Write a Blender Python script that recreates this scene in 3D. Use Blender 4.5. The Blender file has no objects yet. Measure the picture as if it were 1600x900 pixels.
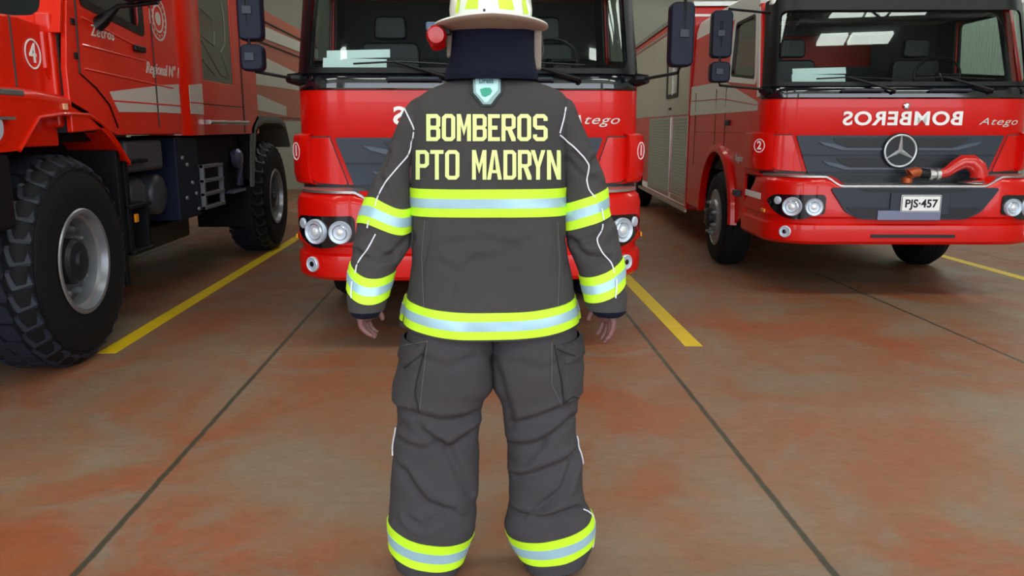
import bpy, bmesh, math, random
from math import sin, cos, pi, radians, sqrt, atan2, tan
from mathutils import Vector, Matrix, noise
from mathutils.bvhtree import BVHTree
random.seed(7)
S = bpy.context.scene
COL = S.collection

# ---------------------------------------------------------------- camera
H, PITCH, YAW, F = 1.45, radians(11.2), radians(2.35), 1265.0
cd = bpy.data.cameras.new('camera'); cam = bpy.data.objects.new('camera', cd); COL.objects.link(cam)
cam.location = (0, 0, H); cam.rotation_euler = (pi/2 - PITCH, 0, -YAW)
cd.sensor_width = 36; cd.lens = F/1600*36; cd.clip_start = .05; cd.clip_end = 300
S.camera = cam
CFW = Vector((sin(YAW)*cos(PITCH), cos(YAW)*cos(PITCH), -sin(PITCH)))
CRT = Vector((cos(YAW), -sin(YAW), 0)); CUP = CRT.cross(CFW); CO = Vector((0, 0, H))
def ray(px, py): return CFW + CRT*((px-800)/F) + CUP*((450-py)/F)
def at(px, py, Y):            # the point of the plane y = Y seen at a pixel
    d = ray(px, py); return CO + d*((Y)/d.y)

# ---------------------------------------------------------------- light
W = bpy.data.worlds.new('world'); S.world = W; W.use_nodes = True
nt = W.node_tree; bg = nt.nodes['Background']
tc = nt.nodes.new('ShaderNodeTexCoord'); sp = nt.nodes.new('ShaderNodeSeparateXYZ'); rp = nt.nodes.new('ShaderNodeValToRGB')
nt.links.new(tc.outputs['Generated'], sp.inputs[0]); nt.links.new(sp.outputs['Z'], rp.inputs[0]); nt.links.new(rp.outputs[0], bg.inputs['Color'])
rp.color_ramp.elements[0].position = 0.0; rp.color_ramp.elements[0].color = (.92, .95, 1, 1)
rp.color_ramp.elements[1].position = .6; rp.color_ramp.elements[1].color = (.62, .78, 1, 1)
bg.inputs['Strength'].default_value = 3.8
S.view_settings.view_transform = 'Standard'; S.view_settings.look = 'None'
S.view_settings.exposure = 0.12; S.view_settings.gamma = 1.0; S.view_settings.use_curve_mapping = False
SKYLIGHT = 9.0
for (x, w) in ((-6.2, 5.2), (.2, 5.4), (6.6, 5.2)):      # portals in the three open bay doors
    l = bpy.data.lights.new('door_portal', 'AREA'); l.shape = 'RECTANGLE'; l.size = w; l.size_y = 4.6
    o = bpy.data.objects.new('door_portal', l); COL.objects.link(o); o.location = (x, -4.3, 2.3); o.rotation_euler = (pi/2, 0, 0)
    l.cycles.is_portal = True

# ---------------------------------------------------------------- materials
MATS = {}
def lin(c):
    return tuple(((v/255)/12.92 if v/255 <= .04045 else (((v/255)+.055)/1.055)**2.4) for v in c) + (1,)
def mat(name, rgb, rough=.5, metal=0, coat=0, spec=.5, noise_amt=0, nscale=8, bump=0, bscale=60, emit=0, trans=0):
    m = bpy.data.materials.new(name); m.use_nodes = True; MATS[name] = m
    n = m.node_tree; b = n.nodes['Principled BSDF']; c = lin(rgb)
    b.inputs['Base Color'].default_value = c; b.inputs['Roughness'].default_value = rough
    b.inputs['Metallic'].default_value = metal; b.inputs['Coat Weight'].default_value = coat
    b.inputs['Coat Roughness'].default_value = .04
    b.inputs['Specular IOR Level'].default_value = spec
    if emit: b.inputs['Emission Color'].default_value = c; b.inputs['Emission Strength'].default_value = emit
    if trans: b.inputs['Transmission Weight'].default_value = trans
    if noise_amt or bump:
        t = n.nodes.new('ShaderNodeTexCoord')
    if noise_amt:
        z = n.nodes.new('ShaderNodeTexNoise'); z.inputs['Scale'].default_value = nscale; z.inputs['Detail'].default_value = 6
        n.links.new(t.outputs['Object'], z.inputs['Vector'])
        mx = n.nodes.new('ShaderNodeMix'); mx.data_type = 'RGBA'
        k = 1-noise_amt; k2 = 1+noise_amt
        mx.inputs['A'].default_value = (c[0]*k, c[1]*k, c[2]*k, 1); mx.inputs['B'].default_value = (c[0]*k2, c[1]*k2, c[2]*k2, 1)
        n.links.new(z.outputs['Fac'], mx.inputs['Factor']); n.links.new(mx.outputs['Result'], b.inputs['Base Color'])
    if bump:
        z = n.nodes.new('ShaderNodeTexNoise'); z.inputs['Scale'].default_value = bscale; z.inputs['Detail'].default_value = 3
        n.links.new(t.outputs['Object'], z.inputs['Vector'])
        bp = n.nodes.new('ShaderNodeBump'); bp.inputs['Strength'].default_value = bump; bp.inputs['Distance'].default_value = .01
        n.links.new(z.outputs['Fac'], bp.inputs['Height']); n.links.new(bp.outputs[0], b.inputs['Normal'])
    return m
RED = mat('fire_red_paint', (212, 10, 0), .34, 0, .35, .3, noise_amt=.06, nscale=3)
RED2 = mat('orange_red_paint', (220, 32, 5), .32, 0, .4, .3, noise_amt=.06, nscale=3)
WHITE = mat('white_paint', (226, 226, 222), .3, 0, .4)
DECAL = mat('white_decal', (245, 243, 243), .4)
STRIPE = mat('pale_stripe', (205, 202, 194), .35, 0, .3)
CREAM = mat('cream_panel', (176, 168, 152), .4, 0, .3, noise_amt=.15, nscale=2)
GRILLE = mat('slate_grey_plastic', (40, 48, 62), .42, spec=.4)
GRILLE2 = mat('dark_mesh', (20, 24, 30), .5)
BLACK = mat('black_plastic', (10, 11, 16), .4, spec=.35)
NAVYP = mat('navy_mirror_plastic', (10, 17, 40), .45, spec=.25)
BLACKG = mat('gloss_black_panel', (14, 17, 24), .08, 0, .8)
RUBBER = mat('tyre_rubber', (19, 20, 24), .7, spec=.25, noise_amt=.25, nscale=14, bump=.2, bscale=30)
RUBBERL = mat('lug_rubber', (34, 40, 52), .5, spec=.35, noise_amt=.3, nscale=20, bump=.2, bscale=60)
STEEL = mat('painted_rim_steel', (150, 152, 158), .35, .6, noise_amt=.2, nscale=10)
CHROME = mat('chrome', (225, 228, 232), .12, 1)
ALU = mat('aluminium', (190, 190, 188), .34, .9, noise_amt=.15, nscale=12, bump=.2, bscale=120)
SHUT = mat('aluminium_shutter', (186, 184, 180), .16, .85)
CHASSIS = mat('chassis_black', (9, 11, 16), .65, spec=.25)
BLUEP = mat('blue_black_panel', (12, 22, 44), .5, spec=.3)
GREYG = mat('grey_fender', (96, 98, 96), .45)
INTER = mat('cab_trim_dark', (28, 34, 38), .7)
INTER2 = mat('cab_lining_grey', (44, 50, 54), .8)
PAPER = mat('paper_white', (226, 236, 238), .7)
AMBER = mat('amber_lens', (236, 150, 20), .2, 0, .5)
LENS = mat('headlamp_reflector', (206, 218, 234), .35, .3)
LENS2 = mat('headlamp_bulb', (250, 250, 250), .1, .2, 1)
SHADE = mat('tinted_shutter', (78, 84, 74), .3, 0, .3)
JACKET = mat('grey_nomex', (71, 67, 67), .85, spec=.25, noise_amt=.12, nscale=5, bump=.35, bscale=420)
TROUS = mat('grey_nomex_trousers', (70, 66, 69), .85, spec=.25, noise_amt=.12, nscale=5, bump=.35, bscale=420)
SEAM = mat('seam_thread', (62, 59, 58), .9)
NAVY = mat('navy_hood_cloth', (20, 24, 42), .9, spec=.2, bump=.3, bscale=500)
LIME = mat('lime_reflective_tape', (206, 255, 44), .55, emit=0)
SILV = mat('silver_reflective_tape', (172, 210, 224), .35, .25, noise_amt=.15, nscale=6)
LETTER = mat('pale_yellow_lettering', (238, 250, 160), .6)
PIPING = mat('white_piping', (232, 232, 240), .7)
SKIN = mat('skin', (124, 84, 82), .55, noise_amt=.2, nscale=60)
BOOT = mat('black_boot_rubber', (22, 24, 34), .45)
HELM = mat('white_helmet_shell', (244, 246, 236), .25, 0, .6)
HELMU = mat('helmet_brim_underside', (176, 152, 140), .6)
HLIME = mat('lime_helmet_tape', (214, 240, 70), .5)
FLAP = mat('ear_flap_beige', (150, 136, 124), .8)
TORCH = mat('red_torch_plastic', (186, 6, 2), .25, 0, .2)
TORCHB = mat('blue_grey_cap', (74, 96, 122), .4)
PATCHW = mat('patch_pale_green', (196, 234, 232), .6)
PATCHG = mat('patch_green', (60, 168, 140), .6)
PATCHT = mat('patch_text_teal', (84, 124, 134), .6)
PATCHD = mat('patch_dark_edge', (34, 50, 52), .7)
YEL = mat('yellow_floor_paint', (238, 200, 16), .45, noise_amt=.12, nscale=12)
WALLM = mat('pale_wall', (196, 200, 190), .8, noise_amt=.05, nscale=2)
METALW = mat('corrugated_cladding', (186, 196, 186), .6)
BEAM = mat('roof_steel', (92, 96, 92), .7)
ROOF = mat('roof_sheet', (120, 124, 120), .8)
SKYL = mat('translucent_skylight', (238, 246, 236), .5, emit=SKYLIGHT)
BRASS = mat('orange_brass', (176, 84, 44), .4, .5)
NOZR = mat('red_nozzle_paint', (206, 28, 22), .3, 0, .6)
CONC = mat('outdoor_concrete', (170, 164, 154), .9, noise_amt=.1, nscale=1)

def glassmat(name, tint, ior=1.5, boost=1.0):
    m = bpy.data.materials.new(name); m.use_nodes = True; n = m.node_tree; n.nodes.clear()
    out = n.nodes.new('ShaderNodeOutputMaterial'); mx = n.nodes.new('ShaderNodeMixShader')
    tr = n.nodes.new('ShaderNodeBsdfTransparent'); gl = n.nodes.new('ShaderNodeBsdfGlossy'); fr = n.nodes.new('ShaderNodeLayerWeight')
    tr.inputs[0].default_value = tint + (1,); gl.inputs['Roughness'].default_value = .01; fr.inputs['Blend'].default_value = .5
    pw = n.nodes.new('ShaderNodeMath'); pw.operation = 'POWER'; pw.inputs[1].default_value = 5
    n.links.new(fr.outputs['Facing'], pw.inputs[0])
    mu = n.nodes.new('ShaderNodeMath'); mu.operation = 'MULTIPLY_ADD'; mu.inputs[1].default_value = .95*boost; mu.inputs[2].default_value = .045*boost; mu.use_clamp = True
    n.links.new(pw.outputs[0], mu.inputs[0]); n.links.new(mu.outputs[0], mx.inputs[0])
    n.links.new(tr.outputs[0], mx.inputs[1]); n.links.new(gl.outputs[0], mx.inputs[2]); n.links.new(mx.outputs[0], out.inputs[0])
    return m
GLASS = glassmat('windscreen_glass', (.90, .95, .94), 1.5, 1.0)

def floor_material():
    m = bpy.data.materials.new('stained_concrete_floor'); m.use_nodes = True; n = m.node_tree; L = n.links
    b = n.nodes['Principled BSDF']; t = n.nodes.new('ShaderNodeTexCoord')
    def nz(scale, detail, rough=.6, sc=(1, 1, 1), loc=(0, 0, 0), dist=0):
        mp = n.nodes.new('ShaderNodeMapping'); mp.inputs['Scale'].default_value = sc; mp.inputs['Location'].default_value = loc
        z = n.nodes.new('ShaderNodeTexNoise'); z.inputs['Scale'].default_value = scale; z.inputs['Detail'].default_value = detail
        z.inputs['Roughness'].default_value = rough; z.inputs['Distortion'].default_value = dist
        L.new(t.outputs['Object'], mp.inputs[0]); L.new(mp.outputs[0], z.inputs['Vector']); return z.outputs['Fac']
    def ramp(f, stops):
        r = n.nodes.new('ShaderNodeValToRGB'); L.new(f, r.inputs[0])
        for i, (p, c) in enumerate(stops):
            e = r.color_ramp.elements[i] if i < 2 else r.color_ramp.elements.new(p)
            e.position = p; e.color = c
        return r.outputs[0]
    def mix(f, a, c, mode='MIX'):
        x = n.nodes.new('ShaderNodeMix'); x.data_type = 'RGBA'; x.blend_type = mode
        if isinstance(f, float): x.inputs['Factor'].default_value = f
        else: L.new(f, x.inputs['Factor'])
        for k, v in (('A', a), ('B', c)):
            if isinstance(v, tuple): x.inputs[k].default_value = v
            else: L.new(v, x.inputs[k])
        return x.outputs['Result']
    base = ramp(nz(.95, 9, .62, (1.1, .85, 1), (3, 1, 0), .8), [(.32, lin((138, 120, 101))), (.44, lin((142, 108, 85))), (.54, lin((147, 96, 69))), (.70, lin((156, 83, 51)))])
    grey = ramp(nz(1.5, 8, .65, (1, 1.0, 1), (9, 4, 0), 1.4), [(.50, (0, 0, 0, 1)), (.74, (1, 1, 1, 1))])
    base = mix(grey, base, lin((134, 120, 104)))
    fine = ramp(nz(16, 8, .75, (.6, 1.6, 1)), [(.3, (.82, .82, .82, 1)), (.7, (1.12, 1.12, 1.12, 1))])
    base = mix(1.0, base, fine, 'MULTIPLY')
    spk = ramp(nz(95, 2, .5), [(.74, (0, 0, 0, 1)), (.77, (1, 1, 1, 1))])
    clus = ramp(nz(.7, 2, .5, loc=(2.2, 0, 0)), [(.48, (0, 0, 0, 1)), (.66, (1, 1, 1, 1))])
    base = mix(mix(1.0, spk, clus, 'MULTIPLY'), base, lin((214, 196, 172)))
    # joints cut in the slab: parallel lines along y, one across
    sp = n.nodes.new('ShaderNodeSeparateXYZ'); L.new(t.outputs['Object'], sp.inputs[0])
    wob = n.nodes.new('ShaderNodeMath'); wob.operation = 'MULTIPLY_ADD'; L.new(nz(7, 4, .7), wob.inputs[0]); wob.inputs[1].default_value = .05; wob.inputs[2].default_value = -.025
    def line(axis, pos, w, wf):
        a = n.nodes.new('ShaderNodeMath'); a.operation = 'SUBTRACT'; L.new(sp.outputs[axis], a.inputs[0]); a.inputs[1].default_value = pos
        w2 = n.nodes.new('ShaderNodeMath'); w2.operation = 'MULTIPLY_ADD'; L.new(wob.outputs[0], w2.inputs[0]); w2.inputs[1].default_value = wf; L.new(a.outputs[0], w2.inputs[2])
        c = n.nodes.new('ShaderNodeMath'); c.operation = 'ABSOLUTE'; L.new(w2.outputs[0], c.inputs[0])
        d = n.nodes.new('ShaderNodeMapRange'); L.new(c.outputs[0], d.inputs[0]); d.inputs[1].default_value = w*.55; d.inputs[2].default_value = w; d.inputs[3].default_value = 1; d.inputs[4].default_value = 0
        return d.outputs[0]
    for i, x in enumerate((-6.4, -3.88, -1.345, 1.165, 3.42, 5.9, 8.4)):
        base = mix(line('X', x, .017, .35), base, lin((72, 66, 52)))
    fnt = n.nodes.new('ShaderNodeMath'); fnt.operation = 'MULTIPLY'; L.new(line('Y', 5.2, .007, .3), fnt.inputs[0]); fnt.inputs[1].default_value = .45
    base = mix(fnt.outputs[0], base, lin((84, 66, 54)))
    L.new(base, b.inputs['Base Color'])
    rr = ramp(nz(3, 6, .7), [(.35, (.42, .42, .42, 1)), (.7, (.62, .62, .62, 1))]); L.new(rr, b.inputs['Roughness'])
    b.inputs['Specular IOR Level'].default_value = .35
    bp = n.nodes.new('ShaderNodeBump'); bp.inputs['Strength'].default_value = .15; bp.inputs['Distance'].default_value = .01
    L.new(nz(40, 5, .7), bp.inputs['Height']); L.new(bp.outputs[0], b.inputs['Normal'])
    return m
FLOORM = floor_material()

# ---------------------------------------------------------------- helpers
def tag(o, label=None, cat=None, group=None, kind=None):
    if label: o['label'] = label
    if cat: o['category'] = cat
    if group: o['group'] = group
    if kind: o['kind'] = kind
    return o
def empty(name, loc, rz, label, cat, group=None):
    o = bpy.data.objects.new(name, None); COL.objects.link(o); o.location = loc; o.rotation_euler = (0, 0, rz)
    o.empty_display_size = .3
    return tag(o, label, cat, group)
def finish(name, bm, m, parent=None, bevel=0, smooth=True, ang=35, seg=2):
    bmesh.ops.recalc_face_normals(bm, faces=bm.faces)
    me = bpy.data.meshes.new(name); bm.to_mesh(me); bm.free()
    o = bpy.data.objects.new(name, me); COL.objects.link(o)
    for q in (m if isinstance(m, (list, tuple)) else [m]): me.materials.append(q)
    if smooth:
        me.polygons.foreach_set('use_smooth', [True]*len(me.polygons)); me.set_sharp_from_angle(angle=radians(ang))
    if bevel:
        b = o.modifiers.new('bevel', 'BEVEL'); b.width = bevel; b.segments = seg; b.limit_method = 'ANGLE'; b.angle_limit = radians(40)
        b.harden_normals = True
    if parent: o.parent = parent
    return o
class MB:
    def __init__(s): s.bm = bmesh.new()
    def poly(s, vs, faces):
        v = [s.bm.verts.new(p) for p in vs]
        for f in faces:
            try: s.bm.faces.new([v[i] for i in f])
            except ValueError: pass
        return s
    def box(s, x0, x1, y0, y1, z0, z1):
        vs = [(x, y, z) for x in (x0, x1) for y in (y0, y1) for z in (z0, z1)]
        return s.poly(vs, [(0, 1, 3, 2), (4, 6, 7, 5), (0, 4, 5, 1), (2, 3, 7, 6), (0, 2, 6, 4), (1, 5, 7, 3)])
    def prism(s, pts, ax, d0, d1):     # 2d outline pushed along an axis
        def m(a, b, d): return {'x': (d, a, b), 'y': (a, d, b), 'z': (a, b, d)}[ax]
        n = len(pts); vs = [m(a, b, d0) for a, b in pts]+[m(a, b, d1) for a, b in pts]
        return s.poly(vs, [tuple(range(n)), tuple(range(2*n-1, n-1, -1))]+[(i, (i+1) % n, (i+1) % n+n, i+n) for i in range(n)])
    def loft(s, rings, caps=True, closed=True):
        n = len(rings[0]); vs = [p for r in rings for p in r]; fs = []
        for k in range(len(rings)-1):
            for i in range(n if closed else n-1):
                j = (i+1) % n; fs.append((k*n+i, k*n+j, (k+1)*n+j, (k+1)*n+i))
        if caps: fs += [tuple(range(n)), tuple(range(len(vs)-1, len(vs)-n-1, -1))]
        return s.poly(vs, fs)
    def lathe(s, prof, c, axis='x', seg=40, caps=True):   # prof: (radius, along)
        c = Vector(c); rings = []
        for r, h in prof:
            ring = []
            for i in range(seg):
                a = 2*pi*i/seg; u, v = r*cos(a), r*sin(a)
                ring.append(c + Vector({'x': (h, u, v), 'y': (u, h, v), 'z': (u, v, h)}[axis]))
            rings.append(ring)
        return s.loft(rings, caps)
    def tube(s, pts, r, seg=10):
        pts = [Vector(p) for p in pts]; rings = []
        for i, p in enumerate(pts):
            d = (pts[min(i+1, len(pts)-1)] - pts[max(i-1, 0)]).normalized()
            a = d.cross(Vector((0, 0, 1)) if abs(d.z) < .9 else Vector((1, 0, 0))).normalized(); b = d.cross(a)
            rr = r[i] if isinstance(r, (list, tuple)) else r
            rings.append([p + (a*cos(2*pi*k/seg)+b*sin(2*pi*k/seg))*rr for k in range(seg)])
        return s.loft(rings)
    def torus(s, c, R, r, axis='y', seg=40, sg=8, ell=1.0):
        rings = []; c = Vector(c)
        for i in range(seg):
            a = 2*pi*i/seg; ring = []
            for k in range(sg):
                b = 2*pi*k/sg; q = R + r*cos(b); h = r*sin(b); u, v = q*cos(a), q*sin(a)*ell
                ring.append(c + Vector({'x': (h, u, v), 'y': (u, h, v), 'z': (u, v, h)}[axis]))
            rings.append(ring)
        rings.append(rings[0]); return s.loft(rings, caps=False)
    def done(s, name, m, parent=None, bevel=0, **k):
        bmesh.ops.remove_doubles(s.bm, verts=s.bm.verts, dist=1e-6)
        return finish(name, s.bm, m, parent, bevel, **k)
def rpoly(pts, r, seg=5):     # polygon with rounded corners; r a number or one per corner
    out = []; n = len(pts)
    for i in range(n):
        p0, p, p1 = Vector(pts[i-1]), Vector(pts[i]), Vector(pts[(i+1) % n]); q = r[i] if isinstance(r, (list, tuple)) else r
        if q <= 0: out.append(tuple(p)); continue
        a, b = (p0-p), (p1-p); q = min(q, a.length*.48, b.length*.48); A, B = p+a.normalized()*q, p+b.normalized()*q
        for k in range(seg+1):
            t = k/seg; out.append(tuple(A*(1-t)**2 + p*2*t*(1-t) + B*t*t))
    return out
def circ(cx, cy, r, n=28, ry=None): return [(cx+r*cos(2*pi*i/n), cy+(ry or r)*sin(2*pi*i/n)) for i in range(n)]
def plate_bm(loops, thick, fn, step=0, fstepy=0):      # filled 2d outlines with holes, given a thickness and mapped by fn(u, v, w)
    cu = bpy.data.curves.new('outline', 'CURVE'); cu.dimensions = '2D'; cu.fill_mode = 'BOTH'; cu.extrude = thick/2
    for lp in loops:
        sl = cu.splines.new('POLY'); sl.points.add(len(lp)-1)
        for i, p in enumerate(lp): sl.points[i].co = (p[0], p[1], 0, 1)
        sl.use_cyclic_u = True
    return curve_bm(cu, fn, step, fstepy)
def curve_bm(cu, fn, step, stepy=0):
    o = bpy.data.objects.new('outline', cu); COL.objects.link(o)
    dg = bpy.context.evaluated_depsgraph_get(); me = bpy.data.meshes.new_from_object(o.evaluated_get(dg))
    bpy.data.objects.remove(o); bpy.data.curves.remove(cu)
    bm = bmesh.new(); bm.from_mesh(me); bpy.data.meshes.remove(me)
    bmesh.ops.remove_doubles(bm, verts=bm.verts, dist=1e-5)
    for ax, st in ((0, step), (1, stepy)):
        if not st: continue
        lo = min(v.co[ax] for v in bm.verts); hi = max(v.co[ax] for v in bm.verts); x = lo+st
        no = (1, 0, 0) if ax == 0 else (0, 1, 0)
        while x < hi:
            bmesh.ops.bisect_plane(bm, geom=bm.verts[:]+bm.edges[:]+bm.faces[:], plane_co=(x if ax == 0 else 0, x if ax else 0, 0), plane_no=no); x += st
    for v in bm.verts: v.co = fn(v.co.x, v.co.y, v.co.z)
    return bm
def plate(name, loops, thick, fn, m, parent=None, bevel=0, step=0, stepy=0, **k):
    return finish(name, plate_bm(loops, thick, fn, step, stepy), m, parent, bevel, **k)
def text_bm(txt, size, fn, bold=.0, shear=0, step=0, thick=.003, spacing=1.0):
    cu = bpy.data.curves.new('lettering', 'FONT'); cu.body = txt; cu.size = size; cu.offset = bold; cu.shear = shear
    cu.align_x = 'CENTER'; cu.align_y = 'CENTER'; cu.extrude = thick/2; cu.space_character = spacing; cu.resolution_u = 4
    return curve_bm(cu, fn, step)
def hermite(keys, t):      # keys sorted by [0]; each key a tuple of numbers
    if t <= keys[0][0]: return keys[0][1:]
    if t >= keys[-1][0]: return keys[-1][1:]
    for i in range(len(keys)-1):
        if keys[i][0] <= t <= keys[i+1][0]: break
    a, b = keys[i], keys[i+1]; h = b[0]-a[0]; s = (t-a[0])/h; out = []
    for k in range(1, len(a)):
        d = (b[k]-a[k])/h
        m0 = d if i == 0 else .5*(d + (a[k]-keys[i-1][k])/(a[0]-keys[i-1][0]))
        m1 = d if i+2 >= len(keys) else .5*(d + (keys[i+2][k]-b[k])/(keys[i+2][0]-b[0]))
        if i > 0 and d*(a[k]-keys[i-1][k]) <= 0: m0 = 0
        if i+2 < len(keys) and d*(keys[i+2][k]-b[k]) <= 0: m1 = 0
        out.append((2*s**3-3*s*s+1)*a[k] + (s**3-2*s*s+s)*h*m0 + (-2*s**3+3*s*s)*b[k] + (s**3-s*s)*h*m1)
    return out

# ================================================================ the setting
def struct(name, mb, m, **k): return tag(mb.done(name, m, **k), kind='structure')
struct('floor', MB().box(-8, 10, -4.5, 20, -.15, 0), FLOORM)
struct('ground', MB().box(-40, 42, -45, -4.5, -.17, -.02), CONC)
def corrug(mb, x, y0, y1, z0, z1, d):
    n = int((y1-y0)/.09); pts = []
    for i in range(n): y = y0+i*.09; pts += [(x, y), (x, y+.04), (x+d, y+.055), (x+d, y+.08)]
    pts += [(x, y1), (x+d*6, y1), (x+d*6, y0)]
    return mb.prism(pts, 'z', z0, z1)
struct('wall_left', corrug(MB(), -7.8, -4.5, 20, 0, 6.4, -.03), WALLM)
struct('wall_right', corrug(MB(), 9.8, -4.5, 20, 0, 6.4, .03), METALW)
struct('wall_back', MB().box(-8, 10, 19.8, 20, 0, 6.4), mat('grey_back_wall', (150, 148, 134), .8))
fw = MB()
for a, b in ((-8, -7.3), (-3.3, -2.6), (3.1, 3.8), (9.3, 10)): fw.box(a, b, -4.6, -4.35, 0, 4.6)
struct('wall_front', fw.box(-8, 10, -4.6, -4.35, 4.6, 6.4), WALLM)
struct('ceiling', MB().box(-8, 10, -4.6, 20, 6.3, 6.4), ROOF)
k = 1
for y, hw, xs_ in ((-3.3, .5, ((-6.6, -3.2), (-2.2, 1.2), (2.2, 5.6), (6.4, 9.2))), (.85, .14, ((5.1, 5.55), (5.62, 6.3))), (1.45, .17, ((5.1, 5.6), (5.68, 6.6))), (-1.2, .16, ((-2.6, -2.2), (1.9, 2.3))),
        (3.2, .45, ((-6.6, -3.2), (-2.2, 1.2), (2.2, 5.6), (6.4, 9.2))), (11.6, .32, ((-6.6, -3.2), (-2.2, 1.2), (2.2, 5.6), (6.4, 9.2))), (15.6, .32, ((-2.2, 1.2), (2.2, 5.6), (6.4, 9.2)))):       # translucent strips between the frames
    for x0, x1 in xs_:
        struct('window_%d' % k, MB().box(x0, x1, y-hw, y+hw, 6.24, 6.3), SKYL); k += 1
SIDE_FILL = mat('added_fill_panel', (232, 240, 236), .5, emit=2.4)  # glowing wall panels added to brighten the hall behind, not windows it has
for x0, x1 in ((-7.76, -7.70), (9.70, 9.76)):
    for y0 in (6.5, 10.3, 14.1):
        struct('window_%d' % k, MB().box(x0, x1, y0, y0+3.2, 3.9, 5.1), SIDE_FILL); k += 1
k = 1
for y in (-1.0, 2.5, 6.3, 10.1, 13.9, 17.6):
    b = MB().box(-8, 10, y-.06, y+.06, 5.95, 6.02).box(-8, 10, y-.06, y+.06, 5.45, 5.52)
    x = -8
    while x < 9.9:
        b.tube([(x, y, 5.5), (x+.45, y, 5.98), (x+.9, y, 5.5)], .02, 6); x += .9
    struct('trim_%d' % k, b, BEAM); k += 1

# painted lines on the floor
def yline(x0, x1, y0, y1, label, sk=0):
    o = MB().prism([(x0, y0), (x1, y0), (x1+sk, y1), (x0+sk, y1)], 'z', 0, .002).done('painted_line', YEL)
    tag(o, label, 'floor marking', 'yellow bay lines on the floor')
yline(-2.505, -2.385, 5.225, 16, 'yellow bay line on the floor beside the big-tyred truck on the left')
yline(1.385, 1.505, 5.24, 16, 'yellow bay line on the floor running under the right corner of the middle truck')
yline(5.27, 5.39, 5.24, 16, 'yellow bay line on the floor at the right edge, beyond the mirrored-lettering truck')

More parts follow.
